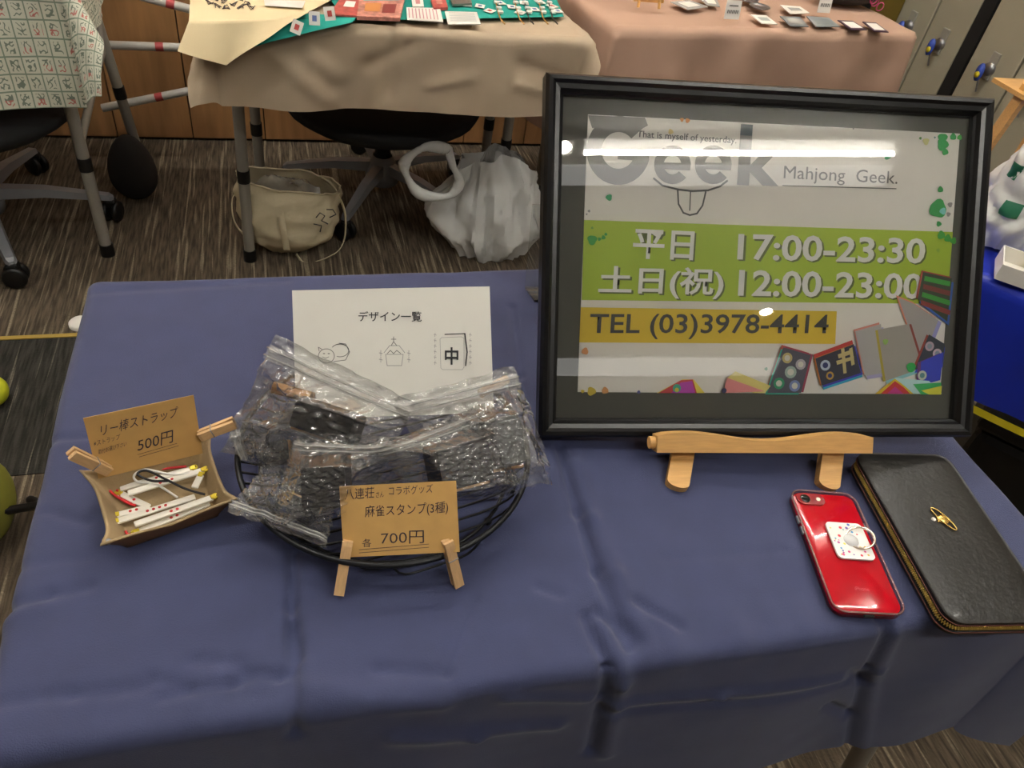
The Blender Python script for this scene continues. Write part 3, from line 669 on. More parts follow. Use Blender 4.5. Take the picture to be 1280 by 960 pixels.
for k in range(6):   # small column captions, too small to read in the photograph: pen ticks
    for cx in (544, 588): doodle([(cx - 1.5, 418 + k * 7), (cx + 1.5, 419 + k * 7)], .0005, LT); doodle([(cx, 416 + k * 7), (cx - .5, 421 + k * 7)], .0004, LT)
for k in range(2):
    for cx in (476, 511): doodle([(cx - 2, 441 + k * 8), (cx + 2, 442 + k * 8)], .0006, LT); doodle([(cx, 438 + k * 8), (cx, 445 + k * 8)], .0005, LT)
doodle([(489, 424), (495, 424)], .0006); doodle([(492, 421), (492, 427)], .0006)
M_ = MB().tube([(.10, .10, -.004), MS.inverted() @ V((MS @ V(.1, 0, 0)).x, .69, TZ + .004)], .0015, 6); M_.build('prop', M_wire, sh)

# =============================================================== BASKET
BC = V(.080, .503); BR = .136
bk = thing('wire_basket', 'round shallow black wire basket holding the clear bags', 'basket', (BC.x, BC.y, TZ + .002))
circ3 = lambda r, z, n=64: [(r * math.cos(2 * math.pi * k / n), r * math.sin(2 * math.pi * k / n), z) for k in range(n)]
MB().tube(circ3(BR, .030), .0028, 10, True).build('rim', M_wire, bk, True)
MB().tube(circ3(BR - .018, .008), .0018, 8, True).build('base_ring', M_wire, bk, True)
nW = 21
for i in range(nW):
    o_ = -BR + 2 * BR * (i + .5) / nW; hx = math.sqrt(BR ** 2 - o_ ** 2)
    pts = [V(-hx, o_, .029)] + [V(-hx + 2 * hx * t_, o_, .008 + .021 * (abs(2 * t_ - 1) ** 6)) for t_ in [k / 14 for k in range(1, 14)]] + [V(hx, o_, .029)]
    pts = [rotz(12) @ p for p in pts]
    MB().tube(pts, .0012, 6).build('wire', M_wire, bk, True)
for k in range(4):
    a = math.radians(45 + 90 * k); MB().ell(((BR - .018) * math.cos(a), (BR - .018) * math.sin(a), .004), (.004, .004, .004), seg=10, rings=6).build('foot', M_wire, bk, True)

# ---- stamps and their clear zip bags
def crum(u, v, sd, sc):
    d, _ = noise.voronoi(V(u * sc, v * sc, sd)); e, _ = noise.voronoi(V(u * sc * 2.1 + 5, v * sc * 2.1, sd + 9))
    return min(.5, d[1] - d[0]) * 1.0 + .10 * min(.5, e[1] - e[0])
def bag(lbl, c, tz, zipv, sd, block, amp=.011, loft=.016, fsc=4.2):
    """c: four (px,py,height above cloth): zip-left, zip-right, bottom-right, bottom-left"""
    q = [P(px, py, TZ + h) for px, py, h in c]
    o = (q[2] + q[3]) / 2; o.z = min(p.z for p in q)
    t = thing('zip_bag', lbl, 'plastic bag', o, None)
    x = ((q[1] - q[0]) + (q[2] - q[3])); y = ((q[0] - q[3]) + (q[1] - q[2])); nrm = x.cross(y).normalized()
    if nrm.z < 0: nrm = -nrm
    def base(u, v): return (q[3] * (1 - u) + q[2] * u) * (1 - v) + (q[0] * (1 - u) + q[1] * u) * v
    def rnd(u, v): return min(1, min(u, 1 - u) * 8) * min(1, min(v, 1 - v) * 8)
    def hgt(u, v):
        h = loft * (math.sin(math.pi * u) * math.sin(math.pi * min(1, v * 1.05))) ** .6 if 0 < u < 1 and 0 < v < .95 else 0
        if block:
            bu, bv, su, sv, bh = block[:5]
            du = max(0, abs(u - bu) - su) / .28; dv = max(0, abs(v - bv) - sv) / .28
            h = max(h * .6, bh * max(0, 1 - math.hypot(du, dv)))
        return h
    rnd_ = random.Random(sd * 17 + 3); RD = []
    if block:
        bu, bv, su, sv, bh = block[:5]
        for (ax, ay) in ((-1, -1), (1, -1), (1, 1), (-1, 1)):
            A0 = V(bu + ax * su, bv + ay * sv)
            for k in range(4):
                th = math.atan2(ay, ax) + rnd_.uniform(-.9, .9); L = rnd_.uniform(.15, .5)
                RD.append((A0, A0 + V(L * math.cos(th), L * math.sin(th)), rnd_.uniform(.004, .008)))
        for (a1, a2) in (((-1, -1), (1, -1)), ((1, -1), (1, 1)), ((1, 1), (-1, 1)), ((-1, 1), (-1, -1))):
            RD.append((V(bu + a1[0] * su, bv + a1[1] * sv), V(bu + a2[0] * su, bv + a2[1] * sv), .003))
    for k in range(26):
        A0 = V(rnd_.random(), rnd_.random()); th = rnd_.uniform(0, 6.3); L = rnd_.uniform(.15, .5); RD.append((A0, A0 + V(L * math.cos(th), L * math.sin(th)), rnd_.uniform(-.005, .0065)))
    def ridge(u, v):
        p = V(u, v); h = 0
        for A0, B0, am in RD:
            d, t_ = seg_dist(p, A0, B0)
            if d < .05: h += am * math.exp(-d / .012) * (1 - .7 * t_)
        return h
    for side in (1, -1):
        mb = MB(); mb.keep = True
        def fn(u, v):
            tk = 1
            if block: bu, bv, su, sv, bh = block[:5]; tk = .12 + .88 * min(1, max(0, max(abs(u - bu) / su, abs(v - bv) / sv) - .9) / .25)
            e = rnd(u, v); ww = crum(u, v, sd + side, fsc)
            zipk = math.exp(-((v - zipv) / .04) ** 2)
            edge = .0035 * n3(u * 9, v * 9, sd) * (1 - e) * 2 + .002 * n3(u * 25, v * 25, sd)
            p = base(u + .025 * n3(v * 5, sd) * (1 - zipk), v + .03 * n3(u * 5, sd + 3))
            h = (hgt(u, v) if side > 0 else -.004 * e) + side * .0006 + tk * amp * (ww - .35) * (.35 + .65 * e) * (1 - .75 * zipk) * (1 if side > 0 else .7) + edge + ridge(u, v) * (1 - zipk) * side * (tk * .92 + .08)
            return p + nrm * h - o
        mb.grid(96, 84, fn)
        mb.build('film_sheet', M_film if side > 0 else M_filmb, t, True)
    # the zip band: two ribs and a milky strip
    mb = MB(); mb.keep = True
    def fz(u, v): return base(u, zipv + (v - .5) * .12) + nrm * (.0035 + .0012 * math.sin(v * 25) + .003 * n3(u * 7, sd)) + nrm * hgt(u, zipv) * .9 - o
    mb.grid(60, 10, fz); mb.build('zip_band', M_zip, t, True)
    for dv in (-.03, .03):
        MB().tube([base(k / 30, zipv + dv) + nrm * (.0052 + .003 * n3(k / 30 * 7, sd) + hgt(k / 30, zipv) * .9) - o for k in range(31)], .0009, 6).build('zip_rib', M_zip, t, True)
    if block:
        bu, bv, su, sv, bh, bl2 = block
        ctr = base(bu, bv); xx = (base(min(1, bu + .1), bv) - base(bu - .1, bv)); yy = base(bu, bv + .1) - base(bu, bv - .1)
        W_ = xx.length * 10 * su; D_ = yy.length * 10 * sv
        Mx = frameM(ctr + nrm * .001, xx if xx.x > 0 else -xx, yy) if nrm.dot(frameM(ctr, xx, yy).col[2].xyz) > 0 else frameM(ctr + nrm * .001, -xx, yy)
        s = thing('stamp', bl2, 'stamp', Mx, 'stamps in clear zip bags')
        mb = MB(); hh = bh * .72
        p1 = rpoly(W_, D_, .003, 3); p2 = [(x_ * .86, y_ * .80) for x_, y_ in p1]; n = len(p1)
        mb.add([(*p, .0) for p in p1] + [(*p, hh) for p in p2], [tuple(range(n - 1, -1, -1)), tuple(range(n, 2 * n))] + [(i, (i + 1) % n, n + (i + 1) % n, n + i) for i in range(n)])
        mb.build('stamp_block', M_stamp, s)
        MB().box((0, -D_ * .46, .004), (W_ * .96, .006, .007), bev=.001).build('wooden_edge', M_stampw, s)
bag('clear zip bag at the back left of the basket, zip slanting down rightward', [(345, 418, .125), (520, 503, .105), (470, 605, .045), (275, 565, .035)], 0, .86, 1, (.56, .50, .22, .15, .030, 'dark stamp block with wooden edge in the back left bag'))
bag('clear zip bag at the back right of the wire basket, nearest the easel', [(487, 500, .105), (642, 458, .11), (688, 606, .035), (560, 615, .04)], 0, .88, 2, (.66, .40, .17, .22, .030, 'dark stamp block in the back right bag'))
bag('clear zip bag lying across the middle left of the basket', [(372, 540, .085), (535, 548, .095), (492, 625, .038), (345, 645, .030)], 0, .88, 3, (.34, .42, .20, .30, .038, 'tall dark stamp block in the middle left bag'))
bag('clear zip bag in front of the others at right behind the price card', [(465, 560, .095), (612, 502, .09), (652, 618, .035), (528, 628, .040)], 0, .90, 4, (.50, .46, .27, .28, .034, 'wide dark stamp block just behind the price card'))
bag('clear zip bag at the front left, its zip hanging over the basket rim', [(408, 684, .036), (284, 638, .038), (335, 575, .045), (420, 625, .045)], 0, .90, 5, (.40, .50, .22, .18, .016, 'low dark stamp block in the front left bag'), amp=.008, loft=.010)
bag('crumpled clear zip bag with its corner poking out to the left above the tray', [(300, 575, .035), (285, 545, .055), (395, 495, .07), (395, 605, .045)], 0, .92, 6, (.35, .5, .18, .16, .018, 'narrow dark stamp block at the far left of the basket'), amp=.009, loft=.010)
# wooden stick seen inside the back left bag
a = P(341, 484, TZ + .085); b_ = P(392, 498, TZ + .08)
tag(MB().tube([a, b_], .0055, 8).build('wooden_handle', M_stampw, None, 'auto'), 'short pale wooden stick inside the back left bag', 'wooden stick')
a = P(600, 492, TZ + .080); b_ = P(634, 474, TZ + .084)
tag(MB().tube([a, b_], .0045, 8).build('wooden_handle', M_stampw, None, 'auto'), 'short pale wooden stick near the top of the back right bag', 'wooden stick')

# =============================================================== CARDS AND CLOTHESPINS
def pin3(label, tail, jaw, up, group, wd=.0085):
    """tail and jaw are world points; up = approx normal of the broad side"""
    y = (jaw - tail); L = y.length; M = frameM(tail, y, Vector(up).cross(y) * -1)   # x along the pin, z ~ up
    t = thing('clothespin', label, 'clothespin', M, group)
    for s in (1, -1):
        pr = [(0, s * .0014), (L * .10, s * .0014), (L * .60, s * .0003), (L * .75, s * .0010), (L * .97, s * .0003), (L, s * .0012), (L, s * .0034), (L * .92, s * .0042), (L * .60, s * .0042), (L * .30, s * .0046), (0, s * .0046)]
        Mx = Matrix(((1, 0, 0, 0), (0, 0, 1, 0), (0, 1, 0, 0), (0, 0, 0, 1)))
        MB().prism(pr, -wd / 2, wd / 2, Mx).build('jaw', M_pin, t)
    MB().tube([(L * .62, wd * .52 * c_, .0046 * s_) for c_, s_ in ((1, 0), (1, 1), (-1, 1), (-1, 0), (-1, -1), (1, -1))], .0005, 6, True).build('spring', M_silver, t, True)
    return t
def cardthing(label, quad, W, name='price_card'):
    TL, x, y, h = card_pose(quad, W); M = frameM(TL, x, y)
    M = frameM(M @ V(0, -h, 0), x, y); t = thing(name, label, 'price card', M)
    MB().box((W / 2, h / 2, -.0003), (W, h, .0006)).build('card', M_kraft, t)
    return t, Plane(M)
c2_, cp = cardthing('kraft price card marked 700 yen, propped against the front of the wire basket', [(424, 608), (570, 601), (572, 690), (427, 697)], .0965)
def ct(card, pl_, body, x0, y0, x1, y1, h, m=M_pen, hand=.06, bold=.0, sh=0):
    text(body, (pl_(x0, y0), pl_(x1, y1), pl_(x0 + sh, y0 - h)), .0003, m, card, bold=bold, hand=hand)
def uline(card, pl_, pts, wd=.00045):
    mb = MB(); stroke(mb, [pl_(*p) for p in pts], wd, .0003); mb.build('underline', M_pen, card)
ct(c2_, cp, '八連荘', 431, 625, 468, 622, 14); ct(c2_, cp, 'さん', 470, 622, 480, 621, 7); ct(c2_, cp, 'コラボグッズ', 486, 619, 541, 616, 11)
ct(c2_, cp, '麻雀スタンプ(3種)', 456, 649, 560, 643, 17); ct(c2_, cp, '各', 453, 684, 464, 684, 11); ct(c2_, cp, '700円', 476, 681, 530, 679, 16, bold=-.004)
uline(c2_, cp, [(449, 687), (536, 680)]); uline(c2_, cp, [(449, 691), (536, 684)])
c1_, cq = cardthing('kraft price card marked 500 yen, clipped to the back of the tan tray', [(104, 523), (242, 494), (256, 566), (126, 598)], .0865)
ct(c1_, cq, 'リー棒ストラップ', 126, 545, 222, 521, 14); ct(c1_, cq, '500円', 172, 565, 216, 553, 16, bold=.0)
ct(c1_, cq, '※ストラップ', 117, 558, 150, 549, 7); ct(c1_, cq, '取付お選び下さい', 123, 568, 158, 557, 6)
uline(c1_, cq, [(172, 568), (221, 554)]); uline(c1_, cq, [(174, 571), (223, 557)])
G = 'clothespins gripping the two price cards'
def onp(plane, px, py, z): l = plane(px, py, z); return plane.M @ V(l[0], l[1], z)
pin3('clothespin under the left end of the 700 yen card', P(424, 742, TZ + .006), onp(cp, 435, 676, .002), V(0, -.4, 1), G)
pin3('clothespin under the right end of the 700 yen card', P(572, 730, TZ + .006), onp(cp, 559, 676, .002), V(0, -.4, 1), G)
j = onp(cq, 136, 588, .002); pin3('clothespin clipping the left corner of the 500 yen card', onp(cq, 89, 566, .010), j, cq.n, G)
j = onp(cq, 249, 545, .002); pin3('clothespin clipping the right corner of the 500 yen card', onp(cq, 293, 528, .010), j, cq.n, G)

# =============================================================== TAN TRAY WITH STRAPS
FLc, FRc, BRc, BLc = P(140, 697, TZ + .004), P(294, 632, TZ + .022), P(262, 545, TZ + .026), P(106, 592, TZ + .030)
FLc = P(136, 694, TZ + .014)
ctr = (FLc + FRc + BRc + BLc) / 4; ctr.z = TZ + .001
tr = thing('valet_tray', 'tan suede snap tray holding white riichi stick straps', 'tray', ctr)
def trayf(s, t_, off=0):
    u, v = (s + 1) / 2, (t_ + 1) / 2
    p = (FLc.lerp(FRc, u)).lerp(BLc.lerp(BRc, u), v) - ctr; p.z = 0
    m = max(abs(s), abs(t_)); c = min(abs(s), abs(t_)) / max(m, 1e-6)
    k = max(0, (m - .70) / .30); z = .026 * k ** .9
    cc = c ** 6 * k
    p = p * (1 - .11 * k * (1 - cc)) if True else p
    p = p * (1 + .05 * cc); z += .006 * cc - .006 * k * (1 - c) ** 1.0
    pn = V(p.x, p.y, 0)
    return V(p.x, p.y, z + .0012 + off * (1 - k)) - (pn.normalized() * off * k if pn.length > 0 else V(0, 0, 0))
mb = MB(); mb.keep = True; mb.grid(48, 48, lambda a, b: trayf(a * 2 - 1, b * 2 - 1, 0)); tt = mb.build('tray_inside', M_tan, tr, True)
sol = tt.modifiers.new('s', 'SOLIDIFY'); sol.thickness = .0022; sol.offset = -1; tt.data.materials.append(M_tanout); sol.material_offset = 1; sol.material_offset_rim = 0
for sx, sy in ((-1, -1), (1, 1)):
    p = trayf(sx * .93, sy * .93); MB().ell(p + V(0, 0, .001), (.003, .003, .002), seg=12, rings=6).build('snap', M_silver, tr, True)
def strap(lbl, a, b, cordm, cord, z, ringat='b', dots=1):
    A = P(*a, TZ + z); B = P(*b, TZ + z + .001)
    y = B - A; M = frameM((A + B) / 2, y, V(0, 0, 1).cross(y)); L = y.length
    t = thing('stick_strap', lbl, 'strap', M, 'stick straps in the tan tray')
    MB().box((0, 0, 0), (L, .0062, .0024), bev=.0008).build('stick', M_ivory, t)
    e = L / 2 if ringat == 'b' else -L / 2
    MB().tube([(e + .0025 * math.cos(q) + (.002 if e > 0 else -.002), .0025 * math.sin(q), .0012) for q in [k * math.pi / 6 for k in range(12)]], .0008, 6, True).build('jump_ring', M_yel, t, True)
    MB().box((e * 1.02, 0, .0005), (.005, .0045, .0035), bev=.0006).build('clasp', M_yel, t)
    for k in range(dots):
        MB().lathe([(.0001, .0016), (.0013, .0016), (.0013, .001)], c=((k - (dots - 1) / 2) * .005, 0, 0), seg=10).build('red_dot', M_redcord, t)
    if cord:
        Mi = M.inverted(); pts = [Mi @ P(px, py, TZ + zz) for px, py, zz in cord]
        sm = []
        for i in range(len(pts) - 1):                     # Catmull-Rom
            p0_ = pts[max(0, i - 1)]; p1_ = pts[i]; p2_ = pts[i + 1]; p3_ = pts[min(len(pts) - 1, i + 2)]
            for k in range(6):
                u = k / 6; sm.append(.5 * ((2 * p1_) + (p2_ - p0_) * u + (2 * p0_ - 5 * p1_ + 4 * p2_ - p3_) * u * u + (3 * p1_ - p0_ - 3 * p2_ + p3_) * u ** 3))
        sm.append(pts[-1]); MB().tube(sm, .0011, 8).build('cord', cordm, t, True)
strap('white stick strap with red cord at the back of the tray', (150, 611), (240, 586), M_redcord, [(233, 583, .012), (195, 588, .012), (150, 603, .010), (134, 601, .012), (139, 615, .009), (158, 628, .008), (170, 632, .007)], .009)
strap('white stick strap with white cord loop, second from the back of the tray', (160, 617), (254, 588), M_wcord, [(250, 590, .012), (215, 593, .015), (182, 587, .018), (168, 594, .017), (172, 602, .014), (196, 606, .013), (222, 622, .012)], .012, dots=3)
strap('short white stick strap at the left with a black cord crossing the tray', (150, 617), (186, 634), M_bcord, [(256, 618, .016), (232, 611, .017), (205, 598, .020), (183, 588, .020), (172, 593, .019), (190, 601, .018), (210, 601, .019)], .006, 'a', 1)
strap('white stick strap with red marks lying third from the front', (146, 644), (188, 634), M_redcord, [(146, 612, .008), (152, 622, .006), (165, 630, .006)], .006, 'a', 2)
strap('long white stick strap slanting across the middle of the tray', (146, 652), (244, 621), None, None, .008, 'a', 4)
strap('white stick strap with yellow clasp at its right end near the front', (168, 656), (266, 622), None, None, .012, 'b', 2)
strap('white stick strap along the front edge of the tray', (172, 665), (262, 629), M_redcord, [(174, 664, .006), (166, 667, .005), (160, 668, .005), (157, 664, .005)], .007, 'a', 2)
strap('short white stick strap upright at the right of the tray', (243, 610), (251, 594), None, None, .011, 'b', 0)

# =============================================================== PHONE
pc_ = V(.4985, .333, TZ + .0035); ph_dir = V(.031, .1365, 0)
MPh = frameM(pc_, V(ph_dir.y, -ph_dir.x, 0), ph_dir)
phn = thing('smartphone', 'red smartphone in a clear case lying face down at the table edge', 'phone', MPh)
PW, PL_ = .0665, .1375
def rslab(wx, wy, r, z0, z1, e, n=6):
    """rounded slab with softened rims"""
    mb = MB(); L_ = [(z0, e), (z0 + e * .3, e * .3), (z0 + e, 0), (z1 - e, 0), (z1 - e * .3, e * .3), (z1, e)]
    ps = [[(x, y, z) for x, y in rpoly(wx - 2 * i, wy - 2 * i, r - i * .8, n)] for z, i in L_]; k = len(ps[0])
    vs = [p for q in ps for p in q]; fs = [tuple(range(k - 1, -1, -1)), tuple((len(ps) - 1) * k + i for i in range(k))]
    for j in range(len(ps) - 1): fs += [(j * k + i, j * k + (i + 1) % k, (j + 1) * k + (i + 1) % k, (j + 1) * k + i) for i in range(k)]
    return mb.add(vs, fs)
rslab(PW, PL_, .010, .0012, .0085, .002).build('phone_body', M_red, phn, 'auto')
rslab(PW + .004, PL_ + .004, .0125, .0002, .0100, .0022).build('clear_case', M_case, phn, 'auto')
rim = rpoly(PW + .003, PL_ + .003, .012, 8); MB().tube([(x, y, .0098) for x, y in rim], .0010, 8, True).build('case_rim', film('case_edge', (.9, .8, .8), .25, .06, body=(.8, .4, .4)), phn, True)
cx, cy = -PW / 2 + .012, PL_ / 2 - .0095
MB().prism([(cx + .006 + x, cy + y) for x, y in rpoly(.030, .0145, .007, 6)], .0085, .0102).build('camera_bump', mat('dark_red_glass', '#8a0a16', .15), phn)
MB().lathe([(.0001, .0112), (.0040, .0112), (.0050, .0108), (.0052, .0102)], c=(cx, cy, 0), seg=20).build('camera_lens', mat('lens_glass', '#08080a', .08), phn, True)
MB().lathe([(.0001, .0108), (.0022, .0108), (.0024, .0102)], c=(cx + .014, cy, 0), seg=16).build('flash', mat('flash_white', '#f0e6d0', .2), phn, True)
for yy in (.035, .022): MB().box((-PW / 2 - .0014, yy, .005), (.002, .009, .003), bev=.0006).build('side_button', M_silver, phn)
MB().box((PW / 2 + .0014, .03, .005), (.002, .011, .003), bev=.0006).build('side_button', M_silver, phn)
MB().box((0, -PL_ / 2 - .0016, .0045), (.010, .002, .003), bev=.0006).build('charging_port', M_black, phn)
text('iPhone', box2(-.007, .007, -.0475, -.0435), .0102, mat('faint_mark', '#d84a58', .3), phn)
cs = V(.0075, .008)
MB().prism([(cs.x + x, cs.y + y) for x, y in rpoly(.038, .043, .005, 5)], .0101, .0120).build('ring_plate', mat('plate_white', '#e9e5e2', .35), phn)
cols = ['#d84a8a', '#4aa0d0', '#e0b030', '#6a4aa0', '#4ab0a0', '#d83a4a', '#3a5ab0', '#e8d050', '#b04a90']
for k in range(34):
    x = cs.x + random.uniform(-.017, .017); y = cs.y + random.uniform(-.0195, .0195); r = random.uniform(.0007, .0017); c = cols[k % 9]
    MB().add([(px, py, .01206 + k * 1e-6) for px, py in circ(x, y, r, 9)], [tuple(range(9))]).build('printed_dot', mat('dot_' + c[1:], c, .4), phn)
MB().lathe([(.0001, .0135), (.0065, .0135), (.0075, .012)], c=(cs.x + .001, cs.y, 0), seg=24).build('ring_hub', film('pearl', (.9, .9, .9), .5, .1), phn, True)
MB().tube([(cs.x + .010 + .0125 * math.cos(a), cs.y + .002 + .0125 * math.sin(a), .0145 + .004 * math.cos(a)) for a in [2 * math.pi * k / 36 for k in range(36)]], .0013, 8, True).build('finger_ring', mat('pale_gold_ring', '#e8d8c8', .2, metal=.9), phn, True)

# =============================================================== WALLET
a_, b2_, c_, d_ = P(1069, 573, TZ + .024), P(1182, 563, TZ + .024), P(1318, 768, TZ + .024), P(1192, 786, TZ + .024)
mw = (a_ + b2_ + c_ + d_) / 4; mw.z = TZ + .0035
yv = ((a_ - d_) + (b2_ - c_)); yv.z = 0
WWd, WLn = .112, .205
MW = frameM(mw, V(yv.y, -yv.x, 0), yv)
wl = thing('wallet', 'long black leather zip wallet with a small gold orb emblem', 'wallet', MW)
rslab(WWd - .003, WLn - .003, .0145, .0015, .0185, .001, 8).build('zip_tape', mat('black_zip_tape', '#0e0d0c', .8), wl, 'auto')
def cover(z0, z1, flip):
    mb = MB(); n = 10; L_ = [(z0, 0), (z0 + .004, 0), (z1 - .0006, .0012), (z1, .004), (z1 + .0012, .014), (z1 + .0018, .030)]
    ps = [[(x, y, z) for x, y in rpoly(WWd - 2 * i, WLn - 2 * i, max(.004, .016 - i * .5), n)] for z, i in L_]; k = len(ps[0])
    vs = [p for q in ps for p in q]; fs = [tuple(range(k - 1, -1, -1)), tuple((len(ps) - 1) * k + i for i in range(k))]
    for j in range(len(ps) - 1): fs += [(j * k + i, j * k + (i + 1) % k, (j + 1) * k + (i + 1) % k, (j + 1) * k + i) for i in range(k)]
    return mb.add(vs, fs)
cover(.0165, .0205, 0).build('top_cover', M_leather, wl, 'auto')
rslab(WWd, WLn, .016, .0, .0050, .0015, 8).build('bottom_cover', M_leather, wl, 'auto')
for z in (.0166, .0048):
    MB().tube([(x, y, z) for x, y in rpoly(WWd + .0006, WLn + .0006, .016, 10)], .00055, 6, True).build('edge_piping', mat('red_brown_edge', '#6a3a2e', .6), wl, True)
path = rpoly(WWd - .0022, WLn - .0022, .0150, 10); path.append(path[0]); per = []
for (x0_, y0_), (x1_, y1_) in zip(path, path[1:]):
    L = math.hypot(x1_ - x0_, y1_ - y0_); n = max(1, int(round(L / .0021)))
    for k in range(n): per.append((x0_ + (x1_ - x0_) * k / n, y0_ + (y1_ - y0_) * k / n, math.atan2(y1_ - y0_, x1_ - x0_)))
mb = MB()
for x, y, a in per:
    Mt = Matrix.Translation((x, y, .0108)) @ Matrix.Rotation(a, 4, 'Z'); mb.box((0, 0, .0009), (.0012, .0026, .0022), Mt); mb.box((.001, 0, -.0011), (.0010, .0026, .0018), Mt)
stuff(mb.build('zipper_teeth', M_brass, wl))
e0 = MW.inverted() @ P(1179, 649, TZ + .0265); ex, ey, ez_ = e0.x, e0.y, .0226
MB().ell((ex, ey, ez_), (.0066, .0058, .0018), seg=20, rings=10).build('orb', M_gold, wl, True, 'gold orb emblem')
Me = Matrix.Translation((ex, ey, ez_ + .0012)) @ rotz(-20 - 45)
MB().tube([Me @ V((.0150) * math.cos(a), .0046 * math.sin(a), 0) for a in [2 * math.pi * k / 30 for k in range(30)]], .0009, 6, True).build('orb_ring', M_gold, wl, True)
Mc = Matrix.Translation((ex, ey, ez_)) @ rotz(150 + 30)
MB().tube([Mc @ V(.004, 0, 0), Mc @ V(.0075, 0, 0)], .0007, 6).build('orb_stem', M_gold, wl); 
MB().ell(Mc @ V(.0105, 0, .0), (.0024, .0024, .0016), seg=12, rings=8).build('orb_bead', mat('pearl_bead', '#efe8dd', .15), wl, True)
MB().ell(Mc @ V(.007, .0028, .0), (.0011, .0011, .001), seg=10, rings=6).build('orb_stud', M_gold, wl, True)

# =============================================================== BACKGROUND THINGS
# -- barrier poles behind the left aisle
M_pole = mat('white_pole', '#c9c6c0', .4); M_polered = mat('red_band', '#b8484a', .5)
for lbl, p, q, f in (('white pole with red marks, topmost of three behind the table legs', (175, -5), (262, 18), .42), ('white pole with red marks, middle of three, nearly level', (128, 56), (245, 60), .6), ('white pole with red marks, lowest of three, rising to the right', (128, 135), (245, 112), .60)):
    A = Qy(*p, 2.5); B = Qy(*q, 2.5)
    t = thing('barrier_pole', lbl, 'pole', A, 'white poles by the wood wall')
    MB().tube([V(0, 0, 0), B - A], .012, 12).build('pole', M_pole, t, 'auto')
    c = (B - A) * f; u_ = (B - A).normalized(); MB().tube([c - u_ * .010, c + u_ * .012], .0124, 12).build('red_mark', M_polered, t, 'auto')
# -- office chairs
M_seat = mat('black_mesh_fabric', '#0d0d0f', .85); M_base = mat('grey_metal_base', '#8b8d92', .38, metal=.2)
def chair(lbl, hub, seatz, seatr, angs, rl, seat=True):
    t = thing('office_chair', lbl, 'chair', (hub.x, hub.y, 0))
    MB().tube([(0, 0, .06), (0, 0, seatz - .03)], .025, 12).build('gas_post', M_black, t, 'auto')
    MB().lathe([(.0001, .05), (.05, .05), (.055, .08), (.04, .12), (.03, .14)]).build('hub', M_base, t, True)
    for a in angs:
        a = math.radians(a); c, s = math.cos(a), math.sin(a)
        mb = MB(); prof_ = [(.03, .105, .022, .030), (rl * .5, .100, .019, .022), (rl, .075, .014, .014), (rl + .01, .070, .008, .010)]
        vs = []; 
        for (r, z, wd, th) in prof_:
            for dx, dz in ((-1, -1), (1, -1), (.7, 1), (-.7, 1)): vs.append((r * c - dx * wd * s, r * s + dx * wd * c, z + dz * th / 2))
        fs = [(0, 1, 2, 3), (12, 15, 14, 13)] + [(i * 4 + k, i * 4 + (k + 1) % 4, (i + 1) * 4 + (k + 1) % 4, (i + 1) * 4 + k) for i in range(3) for k in range(4)]
        arm = mb.add(vs, fs).build('base_arm', M_base, t)
        Mx = Matrix.Translation((rl * c, rl * s, .03)) @ Matrix.Rotation(a + 1.2, 4, 'Z') @ Matrix.Rotation(math.pi / 2, 4, 'X')
        for o_ in (-.014, .014): MB().lathe([(.0001, -.008), (.024, -.008), (.029, -.004), (.029, .004), (.024, .008), (.0001, .008)], c=(0, 0, o_), M=Mx).build('caster', M_black, arm, True)
        MB().box((rl * c, rl * s, .055), (.03, .03, .025), bev=.006).build('caster_hood', M_black, arm)
    if seat:
        MB().ell((0, 0, 0), (seatr[0], seatr[1], .055), M=Matrix.Translation((seatr[2], seatr[3], seatz)), seg=32, rings=12, f=lambda v: V(v.x, v.y, v.z * (1.5 if v.z < 0 else .6))).build('seat', M_seat, t, True)
        MB().box((seatr[2], seatr[3], seatz - .05), (.18, .2, .05), bev=.01).build('seat_mechanism', M_black, t)
    return t
hub2 = P(478, 208, .10)
chair('black office chair with silver star base under the beige table', hub2, .375, (.28, .27, -.02, -.13), [170, 98, 26, -46, -118], .30)
hub1 = V(-.78, 2.12, 0)
chair('black office chair with grey star base under the tile print table', hub1, .375, (.30, .27, 0, -.05), [5, -67, -139, 149, 77], .31)
# dark cloth bag behind the left table leg
MB_ = MB().ell((0, 0, .10), (.06, .05, .10), seg=20, rings=12, f=lambda v: V(v.x * (1.1 - v.z * 2), v.y, v.z))
MB_.v = [tuple(V(*v) + V(-.42, 2.27, .0)) for v in MB_.v]
tag(MB_.build('bag', mat('dark_brown_fabric', '#1d1815', .9), None, True), 'dark fabric bag slumped behind the left table leg', 'bag')

# -- tote bag
def sheet(mb, q, nu, nv, f):
    """bilinear patch with a displacement"""
    mb.grid(nu, nv, lambda a, b: (q[0] * (1 - a) + q[1] * a) * (1 - b) + (q[3] * (1 - a) + q[2] * a) * b + f(a, b))
tc_ = V(.005, 1.99, 0)
M_tote = mat('cream_tote_canvas', '#c9bb9c', .9, var=.05, bump=.3, bscale=400)
to = thing('tote_bag', 'cream canvas tote bag with clear plastic inside, slumped by the beige table leg', 'bag', tc_)
